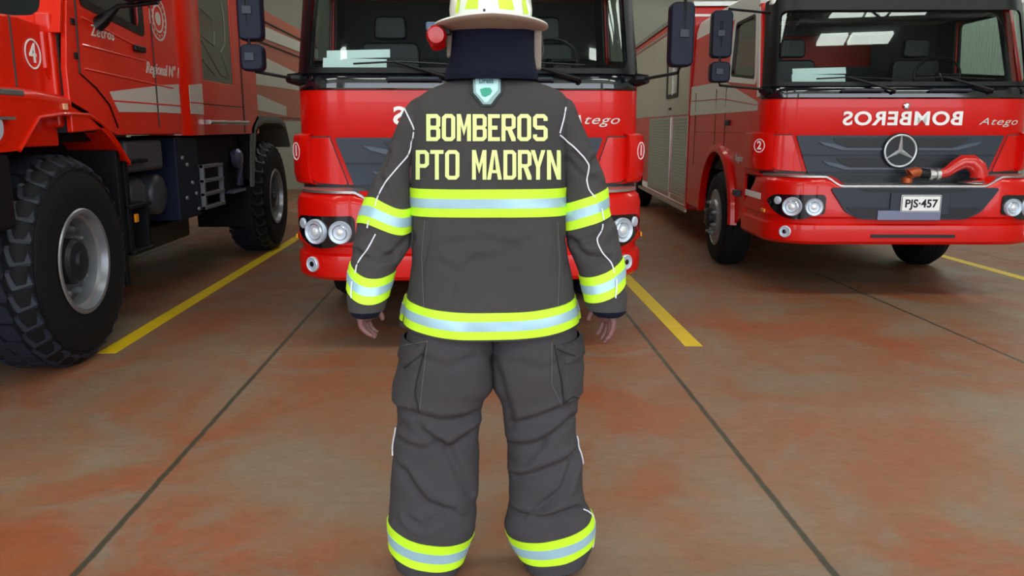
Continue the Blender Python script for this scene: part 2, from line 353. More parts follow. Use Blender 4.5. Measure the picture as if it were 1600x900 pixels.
# ================================================================ truck pieces
def wheel(root, x, y, R, w, rimR, side, lugs=None, name='wheel', nn=10, dual=False):
    """side -1: outer face towards -x. The tyre is the wheel's mesh, the rim and hub hang from it."""
    s = side; c = (x, y, R)       # x is the outer face
    pr = [(rimR, 0), (rimR+.02, .0), (rimR+(R-rimR)*.35, .015*1), (rimR+(R-rimR)*.7, .004), (R*.955, -.03), (R*.995, -.07), (R, -.1),
          (R, -w+.1), (R*.995, -w+.07), (R*.955, -w+.03), (rimR+(R-rimR)*.5, -w), (rimR, -w), (rimR-.02, -w*.5)]
    mb = MB().lathe([(r, s*h) for r, h in pr]+[(rimR, 0)], c, 'x', 64, caps=False)
    for q in (.80, .86):   # sidewall ribs
        rr = rimR+(R-rimR)*q*.9; mb.torus((x-s*.0, y, R), rr, .004, 'x', 64, 6)
    tyre = mb.done(name, RUBBER, root)
    lg = MB()
    if lugs:
        n = lugs; rows = ((-.0, .5), (-.30, 0), (-.56, .5), (-.82, 0))
        for ri, (h, ph) in enumerate(rows):
            for i in range(n):
                a = 2*pi*(i+ph)/n; da = 2*pi/n*.445
                hh = (h-.02)*w; hw = w*.128
                pts = []
                outer = ri in (0, 3)
                for (du, dh) in ((-1, -.75), (-.62, -1), (.62, -1), (1, -.75), (1, .75), (.62, 1), (-.62, 1), (-1, .75)):
                    aa = a+da*du*.98; xx = hh-hw+hw*dh*.98 + .012*du
                    lo = R*.97; hi = R+.012
                    if outer and ((ri == 0 and dh > .3) or (ri == 3 and dh < -.3)): hi = R-.045; lo = R*.90
                    pts.append((aa, xx, lo, hi))
                vs = [(x+s*p[1], y+p[2]*cos(p[0]), R+p[2]*sin(p[0])) for p in pts]+[(x+s*p[1], y+p[3]*cos(p[0]), R+p[3]*sin(p[0])) for p in pts]
                m = len(pts)
                lg.poly(vs, [tuple(range(m, 2*m))]+[(k, (k+1) % m, (k+1) % m+m, k+m) for k in range(m)])
        lg.done('tread', RUBBERL, tyre, smooth=False)
    else:
        for k in range(4):
            lg.lathe([(R+.004, s*(-.07-(w-.14)*k/4-.004)), (R+.004, s*(-.07-(w-.14)*(k+.82)/4))], c, 'x', 64)
        lg.done('tread', RUBBER, tyre)
    r = MB()
    if not dual:
        r.lathe([(rimR+.012, s*.006), (rimR+.004, s*.014), (rimR-.018, s*.012), (rimR-.028, -s*.03), (rimR-.045, -s*.045), (rimR-.055, -s*.12), (rimR-.06, -s*.125)], c, 'x', 48, caps=False)
        r.done('rim', STEEL, tyre)
        MB().lathe([(rimR-.055, -s*.12), (rimR*.76, -s*.15), (rimR*.70, -s*.13), (rimR*.52, -s*.12), (rimR*.46, -s*.13), (.03, -s*.13)], c, 'x', 48).done('wheel_disc', mat('wheel_disc_grey', (84, 88, 98), .45, .4) if 'wheel_disc_grey' not in MATS else MATS['wheel_disc_grey'], tyre)
        hb = MB().lathe([(rimR*.46, -s*.14), (rimR*.45, -s*.05), (rimR*.38, -s*.03), (.06, -s*.025), (.055, -s*.005), (.0001, -s*.003)], c, 'x', 32)
        hb.done('hub', mat('hub_dark', (40, 43, 50), .45, .3) if 'hub_dark' not in MATS else MATS['hub_dark'], tyre)
        for i in range(nn):
            a = 2*pi*i/nn; yy, zz = y+rimR*.64*cos(a), R+rimR*.64*sin(a)
            MB().lathe([(.021, -s*.16), (.021, -s*.085), (.014, -s*.07), (.001, -s*.068)], (x, yy, zz), 'x', 6).done('wheel_nut', STEEL, tyre)
    else:    # steel front rim that bulges outward with long nuts
        r.lathe([(rimR+.012, s*.006), (rimR-.01, s*.012), (rimR-.03, -s*.02), (rimR-.06, -s*.05), (rimR*.75, -s*.02), (rimR*.62, s*.03), (rimR*.5, s*.035), (.05, s*.035)], c, 'x', 48)
        r.done('rim', STEEL, tyre)
        MB().lathe([(rimR*.36, s*.03), (rimR*.36, s*.09), (rimR*.28, s*.10), (.0001, s*.10)], c, 'x', 32).done('hub', MATS['hub_dark'] if 'hub_dark' in MATS else CHASSIS, tyre)
        for i in range(nn):
            a = 2*pi*(i+.5)/nn; yy, zz = y+rimR*.58*cos(a), R+rimR*.58*sin(a)
            MB().lathe([(.022, s*.03), (.022, s*.065), (.014, s*.07), (.014, s*.085), (.001, s*.087)], (x, yy, zz), 'x', 8).done('wheel_nut', STEEL, tyre)
    return tyre

def yb(x):   # bumper front in plan
    a = abs(x); return 0.0 if a < .75 else .36*(1-sqrt(max(0, 1-min(1, (a-.75)/.40)**2)))
def yc(x):   # cab front in plan
    a = abs(x); return .36 + (0.0 if a < .86 else .22*(1-sqrt(max(0, 1-min(1, (a-.86)/.29)**2))))
def ztop(x):
    t = max(0, min(1, (abs(x)-.58)/.16)); return .972+.078*t*t*(3-2*t)
def xs_plan(f, W, n=40, tight=12):
    lim = .75 if W == 1.15 and f is yb else .86
    xs = [lim + (W-lim)*sin(pi/2*i/tight) for i in range(tight+1)]
    mid = [-lim+2*lim*i/28 for i in range(1, 28)]
    return [-x for x in reversed(xs)] + mid + xs
def circled(n): return n
def engine(root, crew, white, num, plate_txt, box_len, lettering=True, deck_items=False, badge='Atego'):
    W = 1.15
    CW = WHITE if white else BLACK
    rear = 3.7 if crew else 2.2
    # ---- bumper
    mb = MB(); xs = xs_plan(yb, W)
    prof = [(.10, .478), (.02, .485), (-.0, .51), (-.005, .60), (.0, .645), (.02, .66), (.018, .70), (.0, .72), (.0, .97), (.01, 1.01), (.035, 1.04), (.10, 1.05)]
    rings = []
    for off, z in prof:
        k = (W-off)/W
        r = [(x*k, yb(x)+off, z if z < .9 else .9+(z-.9)*(ztop(x)-.9)/.15) for x in xs]
        back = 1.0 if z < .95 else .62
        r = [(-W*k, back, z)] + r + [(W*k, back, z)]
        rings.append([Vector(p) for p in r])
    inner = [[Vector((p.x*.94, max(p.y+.05, .05), p.z)) for p in r] for r in (rings[-1], rings[0])]
    bump = MB().loft(rings+inner+[rings[0]], caps=False, closed=False).done('bumper', RED, root, ang=28)
    def onb(off): return lambda u, v, w: Vector((u, yb(u)-off-w, v))
    plate('lower_grille', [rpoly([(-.70, .962), (.70, .962), (.56, .76), (.44, .70), (-.44, .70), (-.56, .76)], .04)], .02, onb(.004), GRILLE, bump, .004)
    plate('lower_grille_recess', [rpoly([(-.56, .80), (.56, .80), (.45, .715), (-.45, .715)], .02)], .01, onb(.016), GRILLE2, bump)
    plate('grille_slot', [rpoly([(-.46, .952), (.46, .952), (.40, .93), (-.40, .93)], .01)], .008, onb(.017), GRILLE2, bump)
    if plate_txt:
        MB().box(-.30, .22, -.035, -.012, .695, .775).done('tow_plate', mat('winch_plate_steel', (120, 124, 150), .4, .5), bump, .004)
        MB().box(-.20, .29, -.028, -.012, .74, .92).done('plate_bracket', GRILLE, bump, .004)
    MB().box(-.33, .37, -.010, .01, .545, .572).done('air_slot', GRILLE2, bump)
    for s in (-1, 1):
        loop = [(s*a, b) for a, b in rpoly([(.725, .905), (1.105, .895), (1.14, .84), (1.10, .745), (1.0, .69), (.88, .70), (.80, .735), (.725, .74)], [.04, .04, .02, .05, .06, .04, .02, .03])]
        hl = plate('headlamp', [loop], .012, onb(.004), BLACKG, root, .003, step=.03)
        def turned(prof, lx, z, seg, d=.0):
            sl_ = atan2(yb(lx+.03)-yb(lx-.03), .06)*s*.9; m = MB().lathe(prof, (0, 0, 0), 'y', seg)
            bmesh.ops.transform(m.bm, matrix=Matrix.Translation((s*lx, yb(lx)-.006-d, z)) @ Matrix.Rotation(sl_, 4, 'Z'), verts=m.bm.verts); return m
        for (lx, r) in ((.985, .080), (.82, .073)):
            turned([(r, .05), (r, -.006), (r*.95, -.012), (r*.88, -.006), (r*.6, -.001), (r*.35, .001), (.001, .001)], lx, .80, 32, .017).done('lamp', LENS, hl)
            turned([(r*.30, .01), (r*.30, -.010), (r*.22, -.014), (.001, -.016)], lx, .80, 20, .012).done('bulb', LENS2, hl)
            turned([(r*.66, .008), (r*.66, -.008), (r*.60, -.010), (r*.58, .008)], lx, .80, 28, .014).done('lamp_ring', CHROME, hl)
        turned([(.034, .04), (.034, -.008), (.028, -.014), (.001, -.018)], 1.075, .845, 20).done('side_lamp', LENS, hl)
        MB().box(min(s*1.143, s*1.156), max(s*1.143, s*1.156), .26, .36, .73, .76).done('side_marker', AMBER, bump, .003)
        fl = turned([(.050, .05), (.050, -.006), (.044, -.010), (.04, -.004), (.02, -.001), (.001, -.001)], 1.02, .585, 28, .008).done('fog_lamp', LENS, root)
        turned([(.018, .01), (.018, -.010), (.001, -.014)], 1.02, .585, 12).done('bulb', BLACKG, fl)
        if white:   # pale flash on the bumper's side
            MB().box(min(s*1.15, s*1.153), max(s*1.15, s*1.153), .40, .9, .83, .885).done('bumper_flash', DECAL, bump)
    # tread-plate deck between bumper and cab
    loop = [(x*.975, yb(x)+.018) for x in xs] + [(1.12, .62), (-1.12, .62)]
    dk = plate('deck_plate', [loop], .016, lambda u, v, w: Vector((u, v, ztop(u)+w)), ALU, root, step=.04)
    MB().box(-.80, .80, .345, .36, .95, 1.06).done('lower_grille_filler', GRILLE2, root)
    # ---- cab
    xs2 = xs_plan(yc, W)
    def cabring(z, dy=0, k=1.0): return [Vector((-W*k, rear if 0 else 1.0, z))]+[Vector((x*k, yc(x)+dy, z)) for x in xs2]+[Vector((W*k, 1.0, z))]
    fr = MB().loft([cabring(1.03, .03), cabring(1.035), cabring(1.40), cabring(1.415, -.006), cabring(1.69, .0), cabring(1.70, .01)], caps=False, closed=False)
    front = fr.done('front_panel', RED, root, ang=28)
    def onc(off): return lambda u, v, w: Vector((u, yc(u)-off-w, v))
    gr = plate('grille', [rpoly([(-.89, 1.385), (.89, 1.385), (.765, 1.045), (-.765, 1.045)], .02)], .02, onc(.006), GRILLE, root, .004, step=.05)
    for z0, z1 in ((1.225, 1.372), (1.075, 1.205)):
        zt, k0, k1 = z1, .885-(1.385-z1)*.37, .885-(1.385-z0)*.37
        # long vent with slanted ends, light lip under it
        plate('grille_vent', [rpoly([(-k0*.66, zt-.01), (k0*.66, zt-.01), (k0*.62, zt-.05), (k0*.50, zt-.088), (-k0*.50, zt-.088), (-k0*.62, zt-.05)], .02)], .012, onc(.016), GRILLE2, gr, .002)
        plate('grille_lip', [rpoly([(-k0*.80, zt-.038), (-k0*.64, zt-.060), (-k0*.52, zt-.094), (k0*.52, zt-.094), (k0*.64, zt-.060), (k0*.80, zt-.038), (k0*.74, zt-.07), (k0*.56, zt-.112), (-k0*.56, zt-.112), (-k0*.74, zt-.07)], .01)], .024, onc(.018), mat('grille_lip_grey', (70, 80, 96), .4), gr, .003)
        MB().box(-k1, k1, .335, .352, z0-.012, z0-.002).done('grille_gap', GRILLE2, gr)
    st = MB().torus((0, .318, 1.255), .134, .0095, 'y', 48, 8)
    for k in range(3):
        a = pi/2+2*pi*k/3; u = Vector((cos(a), 0, sin(a))); v = Vector((-sin(a), 0, cos(a))); c = Vector((0, .318, 1.255))
        st.poly([c+v*.02, c+u*.134+v*.004, c+u*.134-v*.004, c-v*.02, c+Vector((0, -.016, 0))+v*.0, c+u*.134+Vector((0, -.01, 0))], [(0, 1, 5, 4), (4, 5, 2, 3), (0, 4, 3), (1, 2, 5)])
    MB().lathe([(.152, .035), (.152, -.002), (.145, -.008), (.13, .003), (.001, .006)], (0, .318, 1.255), 'y', 40).done('star_dish', GRILLE2, gr)
    st.done('star_emblem', mat('star_silver', (216, 220, 226), .3, .5), gr)
    plate('lower_gap', [[(-1.14, 1.052), (1.14, 1.052), (1.14, 1.075), (-1.14, 1.075)]], .004, onc(.003), GRILLE2, front, step=.02)
    for s in (-1, 1):
        lp = [(s*a, b) for a, b in rpoly([(.925, 1.385), (1.09, 1.385), (1.09, 1.20), (1.06, 1.09), (.815, 1.075)], [.005, .01, .06, .06, .02])]
        cx_, cz_ = s*.96, 1.23
        plate('panel_gap', [[(cx_+(a-cx_)*1.07, cz_+(b-cz_)*1.06) for a, b in lp]], .006, onc(.0), SEAM, front, step=.02)
        plate('corner_panel', [lp], .014, onc(.005), RED, front, .006, step=.02)
        # swept pod on the corner below the windscreen, wraps onto the side
        pod = []
        for z, o in ((1.075, -.01), (1.09, .02), (1.15, .035), (1.34, .035), (1.40, .025), (1.412, -.01)):
            k = 1+o/1.15
            pod.append([Vector((s*(x+o*.8), y-o*.6, z)) for x, y in ((1.05, .385), (1.09, .41), (1.115, .44), (1.172, .525), (1.178, .56), (1.18, .64), (1.17, .90))]+[Vector((s*1.12, .92, z)), Vector((s*1.0, .6, z))])
        MB().loft(pod).done('corner_pod', RED, front, ang=30)
        A = radians(56); nn_ = Vector((s*sin(A), -cos(A), 0)); tt = Vector((s*cos(A), sin(A), 0)); c0 = Vector((s*1.168, .4625, 1.295))
        finish('number_ring', plate_bm([circ(0, 0, .060, 32), circ(0, 0, .052, 32)], .002, lambda u, v, w: c0+nn_*(.004+w)+tt*u+Vector((0, 0, v))), DECAL, front)
        finish('number', text_bm(num, .10, lambda u, v, w: c0+nn_*(.004+w)+tt*(u*s)+Vector((0, 0, v)), bold=.002), DECAL, front)
    # black strip under the windscreen
    def zring(z, dy, k=1.0): return [Vector((-W*k, 1.0, z))]+[Vector((x*k, yc(x)+dy, z)) for x in xs2]+[Vector((W*k, 1.0, z))]
    rk = lambda z: .40*max(0, z-1.80)      # windscreen leans back
    cowl = MB().loft([zring(1.695, -.004), zring(1.705, -.012), zring(1.76, -.012), zring(1.80, .004, .995), zring(1.815, .03, .99)], caps=False, closed=False).done('cowl', BLACKG, root)
    for x0 in (-.36, .38):
        MB().tube([(x0-.17, .325, 1.755), (x0-.16, .315, 1.762), (x0+.16, .315, 1.762), (x0+.17, .325, 1.755)], .014, 8).done('grab_rail', GRILLE, cowl)
    for (px, L, sg) in ((-.10, -.62, 1), (.72, -.62, 1)):
        wp = MB().tube([(px, .325, 1.745), (px, .30, 1.76), (px+L*.5, .33, 1.85), (px+L*.62, .345, 1.87)], [.018, .014, .009, .007], 8)
        wp.tube([(px+L*1.05, .352, 1.858), (px+L*.6, .348, 1.872), (px+L*.1+.1, .352, 1.852)], .007, 6)
        wp.done('wiper', BLACK, cowl)
    MB().lathe([(.028, .0), (.028, -.012), (.02, -.02), (.001, -.022)], (.03, .354, 1.632), 'y', 20).done('bonnet_badge', CHROME, front)
    if lettering:
        finish('lettering', text_bm('BOMBEROS', .165, lambda u, v, w: Vector((-u*1.14+.01, .347-w, 1.522+v*.96)), bold=.0045, spacing=1.10), DECAL, front)
    finish('model_lettering', text_bm(badge, .085, lambda u, v, w: Vector((u*1.5+.83, yc(u*1.5+.83)-.009-w, 1.50+v)), bold=.000, shear=.35, spacing=1.1), STRIPE, front)
    # lower cab block, hidden behind the skins: floor and dash
    MB().box(-1.10, 1.10, .50, rear-.02, 1.0, 1.74).done('cab_floor', INTER, root)
    # dash
    ds = MB().prism([(.43, 1.74), (.45, 1.80), (.75, 1.83), (.86, 1.79), (.9, 1.74)], 'x', -1.08, 1.08).done('dashboard', INTER, root, .01)
    MB().torus((.58, 1.0, 1.93), .21, .014, 'y', 36, 8, .75).tube([(.58, .84, 1.75), (.58, 1.0, 1.93)], .03).tube([(.38, 1.0, 1.93), (.78, 1.0, 1.93)], .014).done('steering_wheel', BLACK, root)
    for x in (-.62, .58):
        sb = rpoly([(x-.24, 1.75), (x-.22, 2.10), (x+.22, 2.10), (x+.24, 1.75)], .06)
        b = MB().prism(sb, 'y', 1.42, 1.54); b.prism(rpoly([(x-.13, 2.12), (x-.12, 2.30), (x+.12, 2.30), (x+.13, 2.12)], .05), 'y', 1.44, 1.53)
        b.done('seat', BLACK, root, .02)
    # windscreen frame and glass, on the leaning plane
    T = 2.46
    def lean(u, v, w): return Vector((u*(1-(v-1.8)*.05), yc(u)+rk(v)*.62-w, v))
    fo = [(-1.148, 1.80), (1.148, 1.80), (1.148, T+.08), (-1.148, T+.08)]
    hole = rpoly([(-1.06, 1.835), (1.06, 1.835), (1.06, T-.02), (-1.06, T-.02)], .06)
    plate('windscreen_frame', [rpoly(fo, .01), hole], .03, lean, BLACK, root, .006, step=.04)
    plate('windscreen', [rpoly([(-1.075, 1.825), (1.075, 1.825), (1.075, T), (-1.075, T)], .06)], .004, lambda u, v, w: lean(u, v, w)+Vector((0, .018, 0)), GLASS, root, step=.06)
    # sides
    for s in (-1, 1):
        def sid(off): return lambda u, v, w: Vector((s*(W*(1-max(0, v-1.8)*.05)+off+w), u, v))
        arch = [(2.03+.72*cos(a), .50+.70*sin(a)) for a in [pi-pi*i/18*1.0 for i in range(19)]]
        low = [(.96, 1.40), (.96, .62), (1.31, .50)]+arch[0:]+[(rear, .50), (rear, 1.40)] if crew else [(.96, 1.40), (.96, .62), (1.31, .50)]+[(2.03+.70*cos(a), .50+.70*sin(a)) for a in [pi-pi*i/18 for i in range(0, 14)] if 2.03+.70*cos(a) < rear-.01]+[(rear, 1.15), (rear, 1.40)]
        plate('wing_panel', [low], .03, sid(-.015), RED, root, .006)
        up = [(.58, 1.40), (rear, 1.40), (rear, 2.55), (.86, 2.55), (.60, 1.80)]
        holes = [rpoly([(.80, 1.88), (1.72, 1.96), (1.72, 2.48), (1.0, 2.48)], .06)]
        side = plate('cab_side', [up]+holes, .03, sid(-.015), RED, root, .006)
        plate('door_lining', [[(.66, 1.74), (2.10, 1.74), (2.10, 2.5), (.93, 2.5)]]+[rpoly([(.80, 1.88), (1.72, 1.96), (1.72, 2.48), (1.0, 2.48)], .06)], .012, sid(-.045), INTER, side)
        for hh in holes:
            xs_ = [p[0] for p in hh]; zs_ = [p[1] for p in hh]; cx, cz = sum(xs_)/len(xs_), sum(zs_)/len(zs_)
            big = [(cx+(a-cx)*1.0, cz+(b-cz)*1.0) for a, b in hh]; sm = [(cx+(a-cx)*.93, cz+(b-cz)*.90) for a, b in hh]
            plate('window_rubber', [big, sm], .02, sid(-.005), BLACK, side)
            plate('side_window', [sm], .004, sid(-.012), GLASS, side)
        if white:
            plate('pillar_trim', [[(.60, 1.72), (.68, 1.72), (.97, 2.52), (.88, 2.52), (.62, 1.80)]], .006, sid(.004), WHITE, side)
            plate('window_surround', [rpoly([(.74, 1.83), (1.80, 1.91), (1.80, 2.52), (.97, 2.52)], .07), rpoly([(.80, 1.88), (1.72, 1.96), (1.72, 2.48), (1.0, 2.48)], .06)], .005, sid(.004), WHITE, side)
            plate('side_stripe', [[(.66, 1.60), (rear-.02, 1.60), (rear-.02, 1.95), (2.0, 1.93), (.66, 1.68)]], .003, sid(.003), STRIPE, side)
            plate('stripe_gap', [[(.66, 1.645), (2.0, 1.745), (rear-.02, 1.77), (rear-.02, 1.778), (2.0, 1.753), (.66, 1.651)]], .002, sid(.006), RED, side)
        for yy in (1.84,)+((2.28, 3.36) if crew else ()):
            MB().box(min(s*1.149, s*1.154), max(s*1.149, s*1.154), yy-.006, yy+.006, 1.0 if yy > 2.9 else 1.25, 1.86).done('door_gap', BLACK, side)
        dh = MB().box(min(s*1.15, s*1.172), max(s*1.15, s*1.172), 1.62, 1.78, 1.47, 1.53)
        dh.done('door_handle', BLACK, side, .008)
        # arch lip
        lp = MB(); ring = []
        for i in range(25):
            a = pi-pi*i/24; ring.append([Vector((s*x, 2.03+(.70+d)*cos(a), .50+(.70+d)*sin(a))) for x, d in ((1.13, .0), (1.20, .0), (1.205, .03), (1.19, .075), (1.13, .09))])
        if crew: lp.loft(ring).done('arch_lip', RED, side, ang=40)
        if crew:
            MB().box(min(s*1.15, s*1.20), max(s*1.15, s*1.20), 1.05, 1.2, .80, .86).done('step_light', GRILLE, side, .01)
        # mirrors
        mx = 1.60 if white else 1.365
        zt_ = 2.42
        mr = MB().tube([(s*1.12, .50, 1.765), (s*1.2, .38, 1.775), (s*(mx-.01), .26, 1.80), (s*(mx+.01), .22, 1.85), (s*(mx+.01), .2, 2.30), (s*(mx-.07), .3, zt_), (s*1.12, .55, zt_)], .011, 8)
        mr.tube([(s*1.10, .52, 1.765), (s*1.19, .42, 1.768)], [.055, .03], 10)
        arm = mr.done('mirror_arm', BLACK, root)
        def mir(z0, z1, hw, nm):
            lp = rpoly([(s*mx-hw, z0), (s*mx-hw, z1), (s*mx+hw, z1), (s*mx+hw, z0)], .045)
            m_ = MB().prism(lp, 'y', .20, .31).done(nm, NAVYP, arm, .018, seg=3)
            MB().prism([(a*1+(s*mx-a)*.12, b+((z0+z1)/2-b)*.08) for a, b in lp], 'y', .31, .316).done('mirror_glass', CHROME, arm)
            MB().box(s*(mx+.01)-.03, s*(mx+.01)+.03, .19, .21, (z0+z1)/2-.02, (z0+z1)/2+.03).done('mirror_clamp', GRILLE, arm, .004)
        if white: mir(2.02, 2.40, .086, 'wide_mirror'); mir(1.82, 1.99, .084, 'kerb_mirror')
        elif s > 0: mir(1.835, 2.235, .078, 'wide_mirror')
        else: mir(1.985, 2.34, .075, 'wide_mirror'); mir(1.80, 1.965, .072, 'kerb_mirror')
    # roof and back wall of the cab
    rf = MB()
    rr = []
    for z, k, y0 in ((2.50, .965, .80), (2.60, .96, .80), (2.72, .93, .92), (2.76, .86, 1.05)):
        rr.append([Vector((sx*W*k, yy, z)) for sx, yy in ((-1, y0+.12), (-.9, y0), (.9, y0), (1, y0+.12), (1, rear), (-1, rear))])
    rf.loft(rr).done('cab_roof', WHITE if white else RED, root, .02)
    MB().box(-1.02, 1.02, .86, 1.5, 2.47, 2.50).done('headliner', INTER2, root)
    if white: MB().prism([(-1.10, 2.50), (1.10, 2.50), (1.08, 2.56), (-1.08, 2.56)], 'y', .62, .80).done('visor_strip', WHITE, root, .02)
    hol = [rpoly([(-1.06, 2.08), (-.70, 2.08), (-.70, 2.38), (-1.06, 2.38)], .05), rpoly([(-.52, 2.08), (.42, 2.08), (.42, 2.40), (-.52, 2.40)], .05)] if crew else []
    plate('cab_back_wall', [[(-1.12, 1.74), (1.12, 1.74), (1.12, 2.5), (-1.12, 2.5)]]+hol, .04, lambda u, v, w: Vector((u, 2.12+w, v)), INTER, root)
    if crew: MB().box(-1.08, 1.08, 2.7, 2.74, 1.74, 2.5).done('rear_bulkhead', mat('red_bulkhead', (214, 36, 22), .5), root)
    # ---- chassis, wheels
    RWH = 8.6 if crew else 6.2
    ch = MB()
    for s in (-1, 1): ch.box(s*.42-.05, s*.42+.05, .5, 3.8+box_len-.3, .62, .88)
    ch.box(-.95, .95, .4, 1.35, .46, 1.0).box(-.45, .45, 1.3, 3.4, .45, 1.0).box(-.9, .9, 1.9, 2.1, .42, .56).box(-.9, .9, RWH-.1, RWH+.1, .42, .56)
    ch.done('chassis', CHASSIS, root, .01)
    for s in (-1, 1):
        wheel(root, s*1.17, 1.98, .50, .30, .29, s, nn=8, dual=True)
        wheel(root, s*1.17, RWH, .50, .30, .29, s, nn=8)
        gd = MB(); ring = []
        for i in range(17):
            a = pi*1.05-pi*1.1*i/16; ring.append([Vector((s*x, 2.03+(.66+d)*cos(a), .50+(.66+d)*sin(a))) for x, d in ((.70, 0), (1.12, 0), (1.12, .02), (.70, .02))])
        gd.loft(ring).done('mudguard', CHASSIS, root)
    # ---- rescue body
    b0, b1 = rear+.06, rear+.06+box_len
    body = MB().box(-1.13, 1.13, b0, b1, .92, 2.92)
    for (a, b) in ((b0, RWH-.75), (RWH+.75, b1)): body.box(-1.13, 1.13, a, b, .40, .92)
    body = body.done('rescue_body', RED, root, .02)
    MB().box(-1.14, 1.14, b0, b1, 2.80, 2.84).box(-1.145, 1.145, b0+.02, b1, 2.93, 2.99).done('roof_rail', ALU, body, .006)
    for s in (-1, 1):
        def bs(off): return lambda u, v, w: Vector((s*(1.13+off+w), u, v))
        plate('upper_cladding', [[(b0+.04, 1.62), (b1-.04, 1.62), (b1-.04, 2.78), (b0+.04, 2.78)]], .008, bs(.004), CREAM, body)
        for ya, yb_ in ((b0+.08, b0+1.2), (b0+1.32, b0+3.4)):
            plate('locker_shutter', [[(ya, .46 if ya < RWH-2.5 else .95), (yb_, .46), (yb_, 1.60), (ya, 1.60)]], .008, bs(.006), SHUT, body)
            sl = MB(); z = .50
            rg_ = []
            x0, x1 = sorted((s*1.140, s*1.147)); pts = []
            while z < 1.58: pts += [(s*1.139, z), (s*1.146, z+.008), (s*1.146, z+.030), (s*1.139, z+.038)]; z += .042
            rings = [[Vector((a, y_, b)) for a, b in pts+[(s*1.13, z), (s*1.13, .5)]] for y_ in (ya+.03, yb_-.03)]
            sl.loft(rings).done('shutter_slats', SHUT, body, smooth=False)
        for y0 in (b0+.85, ) if crew else (): 
            o_ = rpoly([(y0, 1.86), (y0+.95, 1.86), (y0+.95, 2.78), (y0, 2.78)], .08)
            plate('body_window_frame', [o_, rpoly([(y0+.1, 1.92), (y0+.85, 1.92), (y0+.85, 2.72), (y0+.1, 2.72)], .06)], .014, bs(.012), BLACK, body, .004)
            MB().box(min(s*1.135, s*1.16), max(s*1.135, s*1.16), y0+.4, y0+.43, 1.9, 2.75).done('window_bar', ALU, body)
            MB().box(min(s*1.135, s*1.165), max(s*1.135, s*1.165), y0+.5, y0+.62, 1.70, 1.73).done('latch', BLACK, body, .004)
        plate('corner_post', [[(b0, .40), (b0+.06, .40), (b0+.06, 2.8), (b0, 2.8)]], .02, bs(.008), ALU if 0 else RED, body)
        MB().box(min(s*1.13, s*1.16), max(s*1.13, s*1.16), b0, b1-.1, .37, .42).done('kick_rail', ALU, body, .004)
        MB().box(min(s*1.13, s*1.139), max(s*1.13, s*1.139), b0+.2, RWH-.8, .44, .53).done('reflective_skirt', DECAL, body)
    return root

mid = empty('fire_engine', (-.056, 5.129, 0), 0, 'red fire engine parked in the middle directly behind the standing firefighter', 'fire engine', 'fire engines parked in the hall')
engine(mid, False, False, '1', None, 4.6, deck_items=False)
rgt = empty('fire_engine', (3.61, 6.60, 0), -radians(3.3), 'red fire engine with white roof, licence plate and mirrored BOMBEROS lettering, parked at right', 'fire engine', 'fire engines parked in the hall')
engine(rgt, True, True, '2', 'PJS 457', 6.2)

def on_root(r, p): return Matrix.Translation(r.location) @ Matrix.Rotation(r.rotation_euler.z, 4, 'Z') @ Vector(p)
# licence plate of the right-hand truck
pl = MB().prism(rpoly([(-.118, .765), (.21, .765), (.21, .905), (-.118, .905)], .012), 'y', -.042, -.034).done('licence_plate', DECAL, rgt)
finish('plate_number', text_bm('PJS\u00b7457', .088, lambda u, v, w: Vector((u+.046, -.044-w, .832+v*1.05)), bold=.002, spacing=1.02), BLACK, pl)
plate('plate_border', [rpoly([(-.114, .769), (.206, .769), (.206, .901), (-.114, .901)], .01), rpoly([(-.109, .774), (.201, .774), (.201, .896), (-.109, .896)], .008)], .001, lambda u, v, w: Vector((u, -.0435-w, v)), BLACK, pl)
finish('side_lettering', text_bm('Region 2', .10, lambda u, v, w: Vector((-(1.154+w), 1.16-u, 1.16+v)), bold=.0005, shear=.3), STRIPE, rgt)

# hose nozzle lying on the deck
nz = empty('hose_nozzle', on_root(rgt, (.45, .19, .99)), -radians(3.3), 'red curved hose nozzle with orange-brown elbow, lying on the right fire engine\'s deck', 'hose nozzle')
MB().tube([(-.17, 0, .07), (-.10, 0, .09), (-.04, 0, .14), (.02, 0, .175), (.09, 0, .175), (.15, 0, .13), (.17, 0, .08), (.17, 0, .045)], [.038, .044, .052, .060, .066, .070, .072, .070], 16).done('nozzle_body', NOZR, nz)
MB().lathe([(.03, -.26), (.052, -.255), (.052, -.225), (.04, -.22), (.04, -.20), (.05, -.195), (.05, -.165), (.03, -.16)], (0, 0, .07), 'x', 20).done('coupling', ALU, nz)
MB().lathe([(.12, 0), (.125, .008), (.11, .02), (.06, .028), (.001, .03)], (.12, -.02, 0), 'z', 28).done('base_disc', CHROME, nz)
MB().tube([(-.43, 0, .0), (-.43, 0, .04), (-.415, 0, .075), (-.37, 0, .09), (-.33, 0, .088)], [.044, .044, .050, .046, .04], 16).done('elbow_pipe', BRASS, nz)
MB().tube([(-.33, 0, .088), (-.29, 0, .08), (-.25, 0, .07)], [.036, .042, .036], 14).done('grip', BLACK, nz)

# papers on the dashboards
def papers(r, x, label, w=.36):
    for j, (dx, y, z, h, lab) in enumerate(((-.01, .470, 1.838, .066, 'lower'), (.01, .520, 1.905, .058, 'upper'))):
        o = MB().box(-w/2, w/2, -.004, .004, 0, h).done('paper_stack', PAPER); o.location = on_root(r, (x+dx, y, z))
        o.rotation_euler = (radians(-20), radians(-1.5 if j else 1), r.rotation_euler.z)
        tag(o, label % lab, 'papers', 'papers on the dashboards')
papers(mid, -.75, 'white %s paper bundle behind the windscreen of the middle fire engine', .42)
papers(rgt, -.68, 'white %s paper bundle behind the windscreen of the right fire engine', .46)

